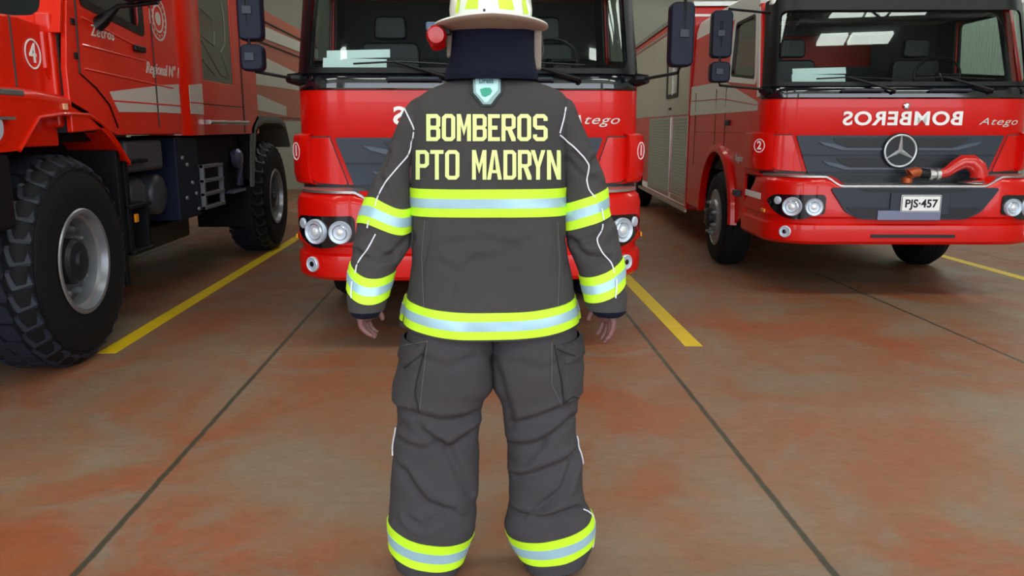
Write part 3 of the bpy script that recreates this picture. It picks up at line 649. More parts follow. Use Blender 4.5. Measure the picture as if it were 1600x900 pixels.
# ================================================================ big bonneted truck on the left (side face at x = -2.45)
LX = 1.25      # half width; root in the truck's centre line at x = -3.70
zt = empty('fire_truck', (-3.70, 5.05, 0), 0, 'orange-red bonneted heavy fire truck with huge off-road tyres at far left', 'fire truck')
def zl(y): return y-5.05
for s in (-1, 1):
    wheel(zt, s*1.26, 0, .64, .40, .315, s, lugs=31, nn=10)
    wheel(zt, s*1.26, 4.85, .64, .40, .315, s, lugs=31, nn=10)
    def sd(off): return lambda u, v, w: Vector((s*(LX+off+w), zl(u), v))
    # fender band over the front wheel
    arch = [(4.40, 1.33), (4.49, 1.33), (4.72, 1.505), (4.99, 1.53), (5.31, 1.53), (5.52, 1.465), (5.70, 1.345), (5.83, 1.22)]
    top = [(5.88, 1.25), (5.80, 1.31), (5.56, 1.46), (5.32, 1.578), (5.09, 1.640), (4.73, 1.665), (4.36, 1.655), (3.95, 1.62), (3.75, 1.5), (3.70, 1.2), (3.72, 1.0), (4.40, 1.0)]
    lip = top[0:8]+[(4.36, 1.60)]+[]
    fb = MB(); 
    T = [(5.88, 1.25), (5.80, 1.31), (5.56, 1.46), (5.32, 1.578), (5.09, 1.640), (4.73, 1.665), (4.36, 1.66), (3.98, 1.63), (3.78, 1.54), (3.70, 1.36)]
    rings = []
    for (y, z) in T:
        rings.append([Vector((s*x, zl(y), z+dz)) for x, dz in ((LX-.42, .01), (LX-.10, .005), (LX-.03, -.004), (LX, -.03), (LX, -.06), (LX-.02, -.06), (LX-.42, -.05))])
    fend = fb.loft(rings).done('front_fender', RED2, zt, ang=50)
    fsd = plate('fender_side', [[(5.86, 1.235), (5.80, 1.29), (5.56, 1.44), (5.32, 1.555), (5.09, 1.615), (4.73, 1.635), (4.36, 1.63), (3.98, 1.60), (3.80, 1.50), (3.74, 1.33), (4.36, 1.325)]+arch[1:]], .02, sd(-.012), RED2, zt, .004)
    MB().tube([(s*(LX+.0), zl(a), b) for a, b in arch[1:]], .012, 6).done('arch_edge', RED2, fsd)
    MB().box(min(s*LX, s*(LX+.012)), max(s*LX, s*(LX+.012)), zl(5.0), zl(5.04), 1.555, 1.59).done('fender_reflector', mat('pale_reflector', (240, 190, 150), .3), fsd)
    # headlamp cluster in the fender's nose
    hp = plate('headlamp_bezel', [rpoly([(3.95, 1.36), (4.36, 1.36), (4.44, 1.53), (4.0, 1.56)], .05)], .02, sd(-.002), RED2, fsd, .005)
    MB().lathe([(.085, -s*.02), (.085, s*.03), (.07, s*.045), (.001, s*.05)], (s*LX, zl(4.22), 1.455), 'x', 24).done('headlamp', LENS, fsd)
    MB().box(min(s*LX, s*(LX+.05)), max(s*LX, s*(LX+.05)), zl(4.05), zl(4.40), 1.49, 1.505).done('lamp_guard', GREYG, fsd)
    MB().box(min(s*(LX-.3), s*(LX+.005)), max(s*(LX-.3), s*(LX+.005)), zl(4.1), zl(4.6), 1.615, 1.65).done('fender_step', GREYG, fsd, .01)
    MB().box(min(s*(LX-.5), s*(LX-.01)), max(s*(LX-.5), s*(LX-.01)), zl(3.55), zl(4.42), .92, 1.32).done('bumper_end', CHASSIS, zt, .03)
    MB().box(min(s*.62, s*(LX-.02)), max(s*.62, s*(LX-.02)), zl(5.70), zl(5.76), .35, 1.3).done('mud_flap', CHASSIS, zt, .01)
    MB().box(min(s*.62, s*.66), max(s*.62, s*.66), zl(4.35), zl(5.78), .75, 1.56).box(min(s*.62, s*(LX-.14)), max(s*.62, s*(LX-.14)), zl(5.10), zl(5.76), 1.36, 1.42).done('wheel_housing', CHASSIS, zt)
    # cab side with door window
    side = plate('cab_side', [[(5.10, 1.42), (5.55, 1.44), (5.72, 1.40), (6.95, 1.40), (6.95, 2.86), (5.85, 2.92), (5.30, 2.75), (5.16, 2.10), (5.10, 1.8)],
        rpoly([(5.36, 2.21), (6.28, 2.13), (6.28, 2.74), (5.50, 2.74)], .06)], .04, sd(-.02), RED2, zt, .01)
    plate('side_window', [rpoly([(5.33, 2.19), (6.31, 2.11), (6.31, 2.77), (5.47, 2.77)], .06)], .005, sd(-.03), GLASS, side)
    plate('window_seal', [rpoly([(5.33, 2.19), (6.31, 2.10), (6.31, 2.77), (5.47, 2.77)], .06), rpoly([(5.39, 2.235), (6.24, 2.16), (6.24, 2.70), (5.53, 2.70)], .06)], .012, sd(.0), BLACK, side)
    dg = MB().tube([(s*(LX+.002), zl(y), z) for y, z in ((5.30, 2.6), (5.27, 2.10), (5.25, 1.78), (5.45, 1.70), (5.62, 1.60), (5.72, 1.45))], .007, 6)
    dg.done('door_gap', BLACK, side)
    MB().tube([(s*(LX+.002), zl(6.45), z) for z in (1.45, 2.8)], .006, 6).done('door_gap', BLACK, side)
    for (a, b, c, d) in ((5.32, 1.955, 6.30, 1.93), (5.32, 1.81, 6.80, 1.76), (5.34, 2.12, 6.2, 2.02)):
        MB().tube([(s*(LX+.0), zl(a), b), (s*(LX+.0), zl(c), d)], .008, 6).done('door_crease', RED2, side)
    plate('side_stripe', [[(5.64, 1.685), (6.43, 1.76), (6.43, 1.565), (5.76, 1.555)], [(6.47, 1.765), (6.93, 1.80), (6.93, 1.565), (6.47, 1.565)]], .003, sd(.003), STRIPE, side)
    MB().box(min(s*LX, s*(LX+.006)), max(s*LX, s*(LX+.006)), zl(5.68), zl(6.93), 1.622, 1.632).done('stripe_gap', RED2, side)
    MB().box(min(s*LX, s*(LX+.03)), max(s*LX, s*(LX+.03)), zl(6.08), zl(6.26), 1.985, 2.03).done('door_handle', BLACK, side, .01)
    MB().box(min(s*LX, s*(LX+.01)), max(s*LX, s*(LX+.01)), zl(5.20), zl(5.24), 1.86, 1.90).done('hinge', BLACK, side, .003)
    MB().box(min(s*LX, s*(LX+.01)), max(s*LX, s*(LX+.01)), zl(5.20), zl(5.24), 2.06, 2.10).done('hinge', BLACK, side, .003)
    # mirror on a ball mount
    mm = MB().tube([(s*(LX+.0), zl(5.55), 2.10), (s*(LX+.05), zl(5.55), 2.13), (s*(LX+.16), zl(5.52), 2.21), (s*(LX+.30), zl(5.5), 2.22), (s*(LX+.42), zl(5.5), 2.24)], [.05, .04, .015, .015, .02], 10).done('mirror_arm', BLACK, side)
    if s > 0:
        MB().prism(rpoly([(LX+.20, 2.235), (LX+.46, 2.235), (LX+.46, 2.60), (LX+.20, 2.60)], .04), 'y', zl(5.40), zl(5.50)).done('mirror', NAVYP, side, .015)
    # hood side and its number
    hd = plate('hood_side', [[(3.85, 1.62), (5.12, 1.60), (5.12, 2.04), (4.80, 2.06), (4.3, 2.03), (3.95, 1.90)]], .03, sd(-.115), RED2, zt, .015)
    MB().tube([(s*(LX-.10), zl(a), b) for a, b in ((4.72, 2.05), (4.72, 1.66))], .007, 6).done('hood_gap', SEAM, hd)
    MB().tube([(s*(LX-.10), zl(a), b) for a, b in ((5.05, 2.0), (5.05, 1.8), (5.12, 1.70))], .02, 8).done('hood_bead', RED2, hd)
    finish('number_ring', plate_bm([circ(0, 0, .085, 36), circ(0, 0, .075, 36)], .003, lambda u, v, w: Vector((s*(LX-.096+w), zl(4.92)+u, 1.865+v))), DECAL, hd)
    finish('number', text_bm('4', .15, lambda u, v, w: Vector((s*(LX-.096+w), zl(4.92)+s*u, 1.865+v)), bold=.003), DECAL, hd)
    finish('model_lettering', text_bm('Zetros', .10, lambda u, v, w: Vector((s*(LX+.003+w), zl(5.62)+s*u, 2.055+v)), bold=.001, shear=.2, spacing=1.2), STRIPE, side)
    finish('script_lettering', text_bm("Regional N\u00b0 1", .12, lambda u, v, w: Vector((s*(LX+.003+w), zl(6.62)+s*u, 1.885+v)), bold=.001, shear=.35), STRIPE, side)
    eb = plate_bm([circ(0, 0, .165, 36), circ(0, 0, .150, 36), circ(0, 0, .105, 30), circ(0, 0, .090, 30), circ(0, 0, .05, 20)], .003, lambda u, v, w: Vector((s*(LX+.003+w), zl(6.60)+u, 2.27+v)))
    for k in range(16):
        a = 2*pi*k/16; vs = [Vector((s*(LX+.005), zl(6.60)+.127*cos(a)+.012*cos(q), 2.27+.127*sin(a)+.012*sin(q))) for q in [pi/4+pi/2*m for m in range(4)]]
        eb.faces.new([eb.verts.new(q) for q in vs])
    finish('round_emblem', eb, STRIPE, side)
    MB().box(min(s*(LX-.16), s*(LX-.06)), max(s*(LX-.16), s*(LX-.06)), zl(5.08), zl(5.32), 1.45, 2.12).done('scuttle_panel', RED2, zt, .02)
    # body side: rounded pillar, tinted shutter, lower panel, rear lockers
    def cp(off): return lambda u, v, w: Vector((s*(LX+off+w), zl(u), v))
    pil = [Vector((s*(LX-.14), zl(7.0), 0))]
    rr = []
    for z in (1.385, 1.395, 3.05):
        k = .01 if z == 1.385 else 0
        rr.append([Vector((s*x, zl(y), z)) for x, y in ((LX-.3, 7.02), (LX-.10, 7.02), (LX-.03, 7.05), (LX+.012, 7.10), (LX+.025, 7.18), (LX+.025, 7.42), (LX+.015, 7.44), (LX-.3, 7.44))])
    pb = MB().loft(rr).done('body_pillar', RED2, zt, ang=50)
    plate('pillar_stripe', [[(7.10, 1.80), (7.43, 1.83), (7.43, 1.565), (7.10, 1.565)]], .004, sd(.027), STRIPE, pb)
    MB().box(min(s*LX, s*(LX+.031)), max(s*LX, s*(LX+.031)), zl(7.10), zl(7.43), 1.655, 1.665).done('stripe_gap', RED2, pb)
    bd = plate('body_side', [[(7.44, 1.385), (9.35, 1.385), (9.35, 2.68), (9.0, 3.05), (7.44, 3.05)], [(7.56, 1.87), (8.50, 1.87), (8.50, 2.95), (7.56, 2.95)]], .04, sd(-.02), RED2, zt, .008)
    sh = plate('tinted_panel', [[(7.55, 1.86), (8.51, 1.86), (8.51, 2.96), (7.55, 2.96)]], .02, sd(-.02), SHADE, zt)
    cl = MB()
    for pts in (((7.62, 2.50), (7.95, 2.44), (7.99, 2.33), (7.97, 2.20), (7.62, 2.26)), ((7.62, 2.22), (8.10, 1.95), (8.40, 1.92)), ((7.60, 2.05), (7.95, 1.93)), ((8.22, 2.75), (8.32, 2.5), (8.30, 2.25), (8.16, 2.16), (8.30, 2.02), (8.40, 1.92))):
        cl.tube([(s*(LX-.008), zl(a), b) for a, b in pts], .006, 6)
    cl.done('outline_drawing', mat('pale_line', (134, 136, 124), .6), sh)
    MB().box(min(s*LX, s*(LX+.004)), max(s*LX, s*(LX+.004)), zl(7.46), zl(8.78), 1.655, 1.663).box(min(s*LX, s*(LX+.006)), max(s*LX, s*(LX+.006)), zl(8.76), zl(8.79), 1.40, 3.0).done('panel_gap', BLACK, bd)
    rl = MB().tube([(s*(LX+.05), zl(7.50), 1.50), (s*(LX+.05), zl(8.74), 1.50)], .016, 8)
    for y in (7.50, 8.0, 8.45, 8.74): rl.box(min(s*LX, s*(LX+.06)), max(s*LX, s*(LX+.06)), zl(y)-.015, zl(y)+.015, 1.48, 1.52)
    rl.done('grab_rail', ALU, bd)
    # rear superstructure, set in a little
    rb = plate('rear_body_side', [[(8.80, 1.58), (13.2, 1.58), (13.2, 2.80), (8.80, 2.80)]], .03, sd(-.06), mat('glare_washed_red', (186, 84, 62), .4, 0, .4) if 'glare_washed_red' not in MATS else MATS['glare_washed_red'], zt, .008)  # truck's red, paled in the colour for reflected light washing it out
    plate('body_flash', [[(9.0, 1.92), (13.2, 1.98), (13.2, 2.12), (9.0, 2.30)], [(8.95, 1.66), (10.9, 1.60), (10.9, 1.72), (9.0, 1.86)]], .004, sd(-.042), STRIPE, rb)
    plate('upper_flash', [[(8.9, 2.46), (13.2, 2.50), (13.2, 2.64), (8.9, 2.60)]], .012, sd(-.04), STRIPE, rb)
    MB().box(min(s*(LX-.07), s*(LX-.03)), max(s*(LX-.07), s*(LX-.03)), zl(8.82), zl(13.2), 2.66, 2.675).box(min(s*(LX-.07), s*(LX-.03)), max(s*(LX-.07), s*(LX-.03)), zl(8.82), zl(13.2), 2.41, 2.425).done('roof_gutter', BLACK, rb)
    # rear fender, grey
    ar = []
    rr = []
    for (y, z) in ((8.98, .82), (9.04, 1.1), (9.16, 1.38), (9.30, 1.46), (9.6, 1.50), (10.3, 1.50), (10.6, 1.44), (10.8, 1.2)):
        rr.append([Vector((s*x, zl(y), z+dz)) for x, dz in ((LX-.45, .0), (LX, .0), (LX+.01, .03), (LX, .075), (LX-.45, .075))])
    MB().loft(rr).done('rear_fender', GREYG, zt, .004)
    plate('rear_arch_panel', [[(9.02, .82), (9.10, 1.1), (9.22, 1.38), (9.36, 1.46), (9.6, 1.50), (10.3, 1.50), (10.3, 1.58), (9.3, 1.58), (9.05, 1.45), (8.95, 1.1), (8.92, .82)]], .02, sd(-.01), GREYG, zt, .003)
    # under-body equipment
    MB().box(min(s*.80, s*1.20), max(s*.80, s*1.20), zl(5.95), zl(6.62), 1.13, 1.36).done('battery_box', mat('box_grey', (62, 64, 72), .5), zt, .03)
    for y in (6.20, 6.62):
        MB().lathe([(.001, -s*.55), (.15, -s*.53), (.165, -s*.48), (.165, s*.0), (.155, s*.03), (.11, s*.05), (.001, s*.055)], (s*1.08, zl(y)+.1, .92), 'x', 28).done('air_tank', mat('tank_grey', (58, 62, 70), .4), zt, ang=50)
    MB().box(min(s*.7, s*1.20), max(s*.7, s*1.20), zl(6.90), zl(7.42), .68, 1.37).done('storage_box', BLUEP, zt, .01)
    for y, z in ((7.02, 1.2), (7.12, 1.14), (7.22, .98), (7.06, .86), (7.30, .88), (7.34, .74)): MB().lathe([(.018, 0), (.016, s*.015), (.001, s*.02)], (s*1.20, zl(y), z), 'x', 10).done('bolt', STEEL, zt)
    ld = MB()
    for y in (7.47, 8.0): ld.box(min(s*1.19, s*1.23), max(s*1.19, s*1.23), zl(y)-.02, zl(y)+.02, .72, 1.12)
    for z in (.72, .84, .96, 1.09): ld.box(min(s*1.17, s*1.235), max(s*1.17, s*1.235), zl(7.45), zl(8.02), z, z+.03)
    ld.done('step_ladder', mat('ladder_grey', (120, 124, 134), .4, .4), zt, .004)
    MB().box(min(s*.6, s*1.14), max(s*.6, s*1.14), zl(7.45), zl(8.9), .80, 1.38).done('pump_housing', CHASSIS, zt, .02)
    pm = MB().lathe([(.09, 0), (.10, s*.05), (.07, s*.08), (.001, s*.09)], (s*1.16, zl(8.62), 1.14), 'x', 20).tube([(s*1.18, zl(8.55), 1.2), (s*1.20, zl(8.68), 1.05), (s*1.18, zl(8.72), .86)], .035, 10)
    pm.box(min(s*1.0, s*1.2), max(s*1.0, s*1.2), zl(8.4), zl(8.86), .79, .82).done('pump_outlet', mat('pump_metal', (120, 124, 160), .3, .7), zt)
    MB().box(min(s*.62, s*1.22), max(s*.62, s*1.22), zl(8.98), zl(9.03), .38, 1.4).done('mud_flap', CHASSIS, zt, .01)
    # cab steps behind the wheel
    stp = MB()
    stp.box(min(s*.9, s*1.22), max(s*.9, s*1.22), zl(5.84), zl(5.90), .55, 1.24).box(min(s*.9, s*1.22), max(s*.9, s*1.22), zl(6.16), zl(6.20), .55, .9)
    for z in (.55, .88, 1.2): stp.box(min(s*.9, s*1.24), max(s*.9, s*1.24), zl(5.84), zl(6.22), z, z+.03)
    stp.done('cab_step', CHASSIS, zt, .008)
    MB().box(min(s*1.22, s*1.235), max(s*1.22, s*1.235), zl(5.92), zl(5.97), .78, .84).done('side_marker', AMBER, zt, .003)
# centre pieces of the bonneted truck
hp = []
for y, zt_, w in ((3.62, 1.75, .98), (3.75, 1.88, 1.06), (4.1, 1.99, 1.12), (4.6, 2.05, 1.14), (5.14, 2.07, 1.14)):
    hp.append([Vector((x*w, zl(y), z)) for x, z in ((-1, 1.34), (-1, zt_-.10), (-.97, zt_-.02), (-.9, zt_), (-.5, zt_+.03), (.5, zt_+.03), (.9, zt_), (.97, zt_-.02), (1, zt_-.10), (1, 1.34))])
MB().loft(hp).done('hood', RED2, zt, .01, ang=40)
MB().box(-.8, .8, zl(3.50), zl(3.64), 1.05, 1.7).done('radiator_grille', GRILLE, zt, .03)
MB().box(-1.24, 1.24, zl(3.40), zl(3.62), .65, 1.02).done('front_bumper', CHASSIS, zt, .05)
MB().box(-1.20, 1.20, zl(5.13), zl(6.95), 1.42, 2.0).done('cab_lower', INTER, zt)
plate('windscreen', [rpoly([(-1.12, 2.10), (1.12, 2.10), (1.10, 2.72), (-1.10, 2.72)], .08)], .006, lambda u, v, w: Vector((u, zl(5.14)+(v-2.1)*.28-w, v)), GLASS, zt)
plate('windscreen_frame', [[(-1.24, 2.0), (1.24, 2.0), (1.24, 2.84), (-1.24, 2.84)], rpoly([(-1.12, 2.10), (1.12, 2.10), (1.10, 2.72), (-1.10, 2.72)], .08)], .03, lambda u, v, w: Vector((u, zl(5.12)+(v-2.1)*.28-w, v)), RED2, zt, .006)
MB().prism([(zl(5.28), 2.76), (zl(5.4), 2.90), (zl(5.9), 2.98), (zl(6.95), 2.98), (zl(6.95), 2.80)], 'x', -1.22, 1.22).done('cab_roof', RED2, zt, .03)
MB().box(-1.2, 1.2, zl(6.88), zl(6.95), 1.42, 2.95).done('cab_back_wall', INTER2, zt)
for x in (-.9, .3): MB().box(x, x+.6, zl(6.0), zl(6.2), 1.9, 2.5).done('seat', BLACK, zt, .04)
MB().box(-1.2, 1.2, zl(7.05), zl(8.80), 1.39, 3.04).box(-1.14, 1.14, zl(8.80), zl(13.2), 1.55, 2.80).done('tank_body', RED2, zt)
MB().box(-.5, -.36, zl(3.7), zl(13), .75, 1.02).box(.36, .5, zl(3.7), zl(13), .75, 1.02).box(-1.0, 1.0, zl(4.95), zl(5.15), .54, .74).box(-1.0, 1.0, zl(9.8), zl(10.0), .54, .74).box(-.9, .9, zl(4.2), zl(5.9), 1.0, 1.4).box(-.45, .45, zl(5.2), zl(9.6), .5, .9).done('chassis', CHASSIS, zt, .01)
MB().box(.30, .9, zl(6.75), zl(7.95), .42, .62).done('fuel_tank', mat('olive_tank', (44, 40, 32), .6), zt, .03)

# ================================================================ the firefighter
YC = 2.48
P_ = empty('person', (.04, YC, 0), 0, 'person in grey firefighting suit and white helmet standing with back to the camera', 'person')
PO = Vector((.04, YC, 0))
def zof(py, Y=YC): return at(768, py, Y).z
def xof(px, py, Y=YC): return at(px, py, Y).x
CREASES = []      # (points in (x, z), depth, width)
def crease(pts, depth=.008, width=.012, Y=2.40):
    depth *= 1.35; CREASES.append(([Vector((at(a, b, Y).x, at(a, b, Y).z)) for a, b in pts], depth, width))
def segd(p, a, b):
    ab = b-a; t = max(0, min(1, (p-a).dot(ab)/max(1e-9, ab.length_squared))); q = a+ab*t
    cr = ab.x*(p.y-a.y)-ab.y*(p.x-a.x)
    return (p-q).length, (1 if cr > 0 else -1), t
def wrinkle(p, back, seed=0, amp=1.0):
    q = Vector((p.x*3.2+seed, p.y*3.2, p.z*2.6)); w = noise.noise(q)*.011*amp
    q2 = Vector((p.x*9+seed*3, p.y*7, p.z*14)); w += (noise.noise(q2))*.0042*amp
    q3 = Vector((p.x*16+p.z*9, p.y*12, p.z*20+seed)); w += (noise.noise(q3))*.0022*amp
    if back > 0:
        pp = Vector((p.x, p.z)); fall = min(1, back*2.2)
        for pts, d, wd in CREASES:
            best = None
            for i in range(len(pts)-1):
                dd, sg, t = segd(pp, pts[i], pts[i+1])
                if best is None or dd < best[0]: best = (dd, sg)
            if best[0] < wd*4:
                u = best[0]*best[1]/wd
                w += fall*(-d*math.exp(-u*u) + d*.6*math.exp(-((u-2.0)/1.2)**2))
    return w
class Loft:
    """cloth tube of horizontal rings; rows: (py, px_left, px_right, depth half, y centre)"""
    def __init__(s, rows, n=2.3, seed=0, amp=1.0, tilt=(0, 0), hem=0):
        ks = []
        for r in rows:
            py, xl, xr, b, cy = r; z = zof(py); x0, x1 = xof(xl, py), xof(xr, py)
            ks.append((z, (x0+x1)/2, cy, (x1-x0)/2, b))
        ks.sort(); s.k = ks; s.n = n; s.seed = seed; s.amp = amp; s.z0, s.z1 = ks[0][0], ks[-1][0]; s.tilt = tilt; s.hem = hem
    def pt(s, th, z, off=0):
        cx, cy, a, b = hermite(s.k, z); c, d = cos(th), sin(th); e = 2/s.n
        u = math.copysign(abs(c)**e, c); v = math.copysign(abs(d)**e, d)
        p = Vector((cx+a*u, cy+b*v, z)); nr = Vector((c/max(a, .02), d/max(b, .02), 0)).normalized()
        w = wrinkle(p, -d, s.seed, s.amp)
        taper = min(1, (s.z1-z)/.03+.15, 1)
        p += nr*(w*taper+off); p.z += s.tilt[0]*(p.x-cx)+s.tilt[1]*(p.y-cy)
        if s.hem: p.z += s.hem*cos(th)**2*max(0, min(1, (s.z0+.30-z)/.25))
        return p
    def mesh(s, mb, nth=150, dz=.006, cap=True):
        n = max(2, int((s.z1-s.z0)/dz)); rings = []
        for k in range(n+1):
            z = s.z0+(s.z1-s.z0)*k/n; rings.append([s.pt(2*pi*i/nth, z)-PO for i in range(nth)])
        return mb.loft(rings, caps=cap)
    def band(s, z0, z1, off, t0=0, t1=2*pi, nth=150, zf=None, th=.003, nz=8):
        """strip that follows the cloth; z0, z1 numbers or functions of angle"""
        f0 = z0 if callable(z0) else (lambda t: z0); f1 = z1 if callable(z1) else (lambda t: z1)
        full = abs((t1-t0)-2*pi) < 1e-6; N = nth if full else int(nth*(t1-t0)/(2*pi))+2; rings = []
        prof = [(k/nz, off) for k in range(nz+1)]
        cols = []
        for i in range(N if full else N+1):
            t = t0+(t1-t0)*i/N; a, b = f0(t), f1(t)
            cols.append([s.pt(t, a, off-th*2)-PO]+[s.pt(t, a+(b-a)*k, o)-PO for k, o in prof]+[s.pt(t, b, off-th*2)-PO])
        if full: cols.append(cols[0])
        return MB().loft(cols, caps=False, closed=False)
# creases seen in the photograph
for c in (([(560, 395), (590, 408), (612, 400)], .008, .010), ([(600, 240), (585, 275), (600, 292)], .006, .012), ([(640, 372), (610, 398), (590, 395)], .008, .012),
          ([(892, 378), (915, 400), (950, 404)], .008, .011), ([(950, 350), (930, 372), (900, 380)], .006, .01), ([(895, 240), (920, 262), (935, 250)], .006, .012),
          ([(886, 250), (910, 275), (932, 282)], .006, .012),
          ([(700, 380), (745, 372), (800, 380)], .003, .014), ([(690, 410), (720, 425), (745, 400)], .003, .014), ([(745, 405), (775, 402), (820, 372)], .003, .014),
          ([(712, 430), (704, 470)], .003, .008), ([(676, 345), (660, 420), (662, 480)], .0015, .004), ([(866, 345), (874, 420), (876, 480)], .0015, .004),
          ([(640, 650), (690, 655), (745, 648)], .009, .014), ([(655, 670), (700, 700), (745, 672)], .010, .014), ([(630, 745), (665, 785), (705, 795)], .011, .014),
          ([(700, 700), (720, 745), (735, 770)], .008, .014), ([(690, 800), (660, 820), (640, 812)], .008, .012), ([(620, 700), (660, 705), (690, 690)], .006, .012),
          ([(800, 660), (840, 650), (880, 640)], .009, .012), ([(792, 700), (845, 692), (895, 665)], .011, .014), ([(810, 745), (850, 735), (905, 722)], .010, .014),
          ([(905, 722), (880, 765), (835, 795)], .010, .014), ([(800, 800), (840, 806), (895, 800)], .012, .012), ([(850, 690), (820, 720), (800, 725)], .006, .012),
          ([(660, 560), (700, 570), (740, 552)], .004, .014), ([(810, 560), (850, 575), (880, 560)], .004, .014), ([(772, 560), (790, 620), (800, 650)], .005, .012),
          ([(748, 640), (700, 665), (650, 660)], .006, .012)):
    crease(*c)
TORSO = Loft([(127, 706, 832, .075, 2.47), (134, 688, 852, .085, 2.47), (143, 668, 872, .095, 2.475), (155, 652, 884, .105, 2.48), (170, 643, 888, .112, 2.48), (200, 640, 888, .118, 2.48), (250, 641, 884, .12, 2.48),
              (300, 642, 881, .12, 2.48), (340, 643, 882, .12, 2.48), (400, 642, 886, .125, 2.48), (450, 638, 893, .13, 2.48), (490, 634, 899, .138, 2.48), (516, 632, 901, .14, 2.48)], 2.9, 3, .8, hem=.032)
SL = Loft([(148, 664, 676, .02, 2.48), (153, 650, 690, .045, 2.48), (163, 637, 692, .062, 2.48), (180, 627, 690, .07, 2.48), (210, 613, 670, .075, 2.48), (250, 596, 655, .075, 2.48), (295, 575, 648, .075, 2.475), (340, 561, 645, .072, 2.47),
           (380, 555, 641, .07, 2.46), (420, 549, 617, .068, 2.44), (460, 547, 607, .066, 2.42), (474, 549, 604, .062, 2.41)], 2.1, 11, 1.0)
SR = Loft([(150, 866, 876, .02, 2.48), (155, 850, 890, .045, 2.48), (165, 848, 898, .062, 2.48), (182, 852, 904, .07, 2.48), (210, 862, 916, .075, 2.48), (250, 870, 933, .075, 2.48), (295, 876, 947, .075, 2.475), (335, 878, 950, .072, 2.47), (355, 880, 961, .072, 2.465),
           (380, 885, 966, .07, 2.46), (420, 901, 969, .068, 2.44), (462, 911, 972, .066, 2.42), (476, 914, 972, .062, 2.41)], 2.1, 23, 1.0)
jm = MB(); TORSO.mesh(jm, 200, .006)
jacket = jm.done('jacket', JACKET, P_, ang=60)
sl_o = SL.mesh(MB(), 120, .006).done('sleeve', JACKET, P_, ang=60)
sr_o = SR.mesh(MB(), 120, .006).done('sleeve', JACKET, P_, ang=60)
# front skirt of the jacket, wider at the hem, seen either side of the back panel
FLAP_L = Loft([(430, 644, 890, .11, 2.53), (465, 632, 899, .12, 2.545), (500, 624, 909, .13, 2.55), (512, 622, 910, .13, 2.55)], 2.6, 5, .4)
FLAP_L.mesh(MB(), 140, .006).done('front_panel', JACKET, jacket, ang=60)
fb = lambda a, b, off, m, nm: FLAP_L.band(zof(b), zof(a), off, 0-.35, pi+.35).done(nm, m, jacket, ang=60)
fb(466, 502, .004, LIME, 'front_hem_band'); fb(477, 491, .006, SILV, 'front_hem_tape')
# trousers
TL = Loft([(505, 640, 772, .125, 2.49), (560, 632, 772, .13, 2.49), (600, 625, 770, .125, 2.49), (618, 622, 757, .115, 2.49), (660, 624, 749, .10, 2.49), (700, 615, 748, .095, 2.49), (740, 611, 746, .095, 2.485), (780, 609, 744, .095, 2.48),
           (812, 607, 742, .095, 2.475), (835, 608, 732, .09, 2.475), (860, 612, 722, .085, 2.475), (878, 620, 714, .085, 2.475)], 2.3, 31, 1.2, tilt=(-.10, 0))
TR = Loft([(505, 764, 898, .125, 2.49), (560, 768, 905, .13, 2.49), (600, 772, 908, .125, 2.49), (618, 783, 908, .115, 2.49), (660, 790, 901, .10, 2.49), (700, 795, 903, .095, 2.49), (740, 798, 911, .095, 2.485), (772, 799, 909, .095, 2.48),
           (790, 797, 912, .095, 2.48), (815, 793, 925, .095, 2.475), (838, 800, 925, .09, 2.475), (862, 812, 921, .085, 2.475), (880, 820, 912, .085, 2.475)], 2.3, 47, 1.2, tilt=(.10, 0))
tm = MB(); TL.mesh(tm, 150, .007); TR.mesh(tm, 150, .007)
trousers = tm.done('trousers', TROUS, P_, ang=60)
# bands
def row(L, a, b): return zof(b, 2.38), zof(a, 2.38)
def bands(L, parent, y0, y1, s0, s1, t0=0, t1=2*pi, sag=None, nm='reflective_band', Y=2.38, off=.004):
    g = sag or (lambda t: 0)
    f = lambda py: (lambda t: zof(py, Y)+g(t))
    L.band(f(y1), f(y0), off, t0, t1, 200).done(nm, LIME, parent, ang=60)
    L.band(f(s1), f(s0), off+.0015, t0, t1, 200, nz=4).done('silver_strip', SILV, parent, ang=60)
bands(TORSO, jacket, 296, 340, 311, 326, pi+.12, 2*pi-.12, nm='chest_band', Y=2.36)
bands(TORSO, jacket, 489, 530, 502, 517, 0, 2*pi, nm='hem_band', Y=2.345)
bands(SL, sl_o, 318, 358, 331, 346, 0, 2*pi, sag=lambda t: .020*-cos(t)+.006*cos(3*t), Y=2.40)
bands(SR, sr_o, 309, 352, 323, 338, 0, 2*pi, sag=lambda t: .024*cos(t), Y=2.40)
bands(SL, sl_o, 428, 467, 441, 454, 0, 2*pi, sag=lambda t: .014*-cos(t)+.012*cos(2*t), nm='cuff_band', Y=2.36)
bands(SR, sr_o, 427, 466, 440, 453, 0, 2*pi, sag=lambda t: .028*cos(t)+.006*cos(2*t), nm='cuff_band', Y=2.36)
bands(TL, trousers, 846, 888, 860, 875, 0, 2*pi, sag=lambda t: .012*-cos(t)+.018*(cos(t)**2), nm='ankle_band', Y=2.39)
bands(TR, trousers, 844, 884, 857, 872, 0, 2*pi, sag=lambda t: .014*cos(t)+.016*(cos(t)**2), nm='ankle_band', Y=2.39)
# knitted cuffs
for (L, a, b, px0, px1, nm) in ((SL, 468, 484, 553, 600, 0), (SR, 470, 486, 920, 971, 0)):
    Loft([(a, px0, px1, .056, 2.41), (b-4, px0+1, px1-1, .054, 2.41), (b, px0+6, px1-6, .045, 2.41)], 2.1, 3, .3).mesh(MB(), 60, .006).done('knit_cuff', NAVY, P_)
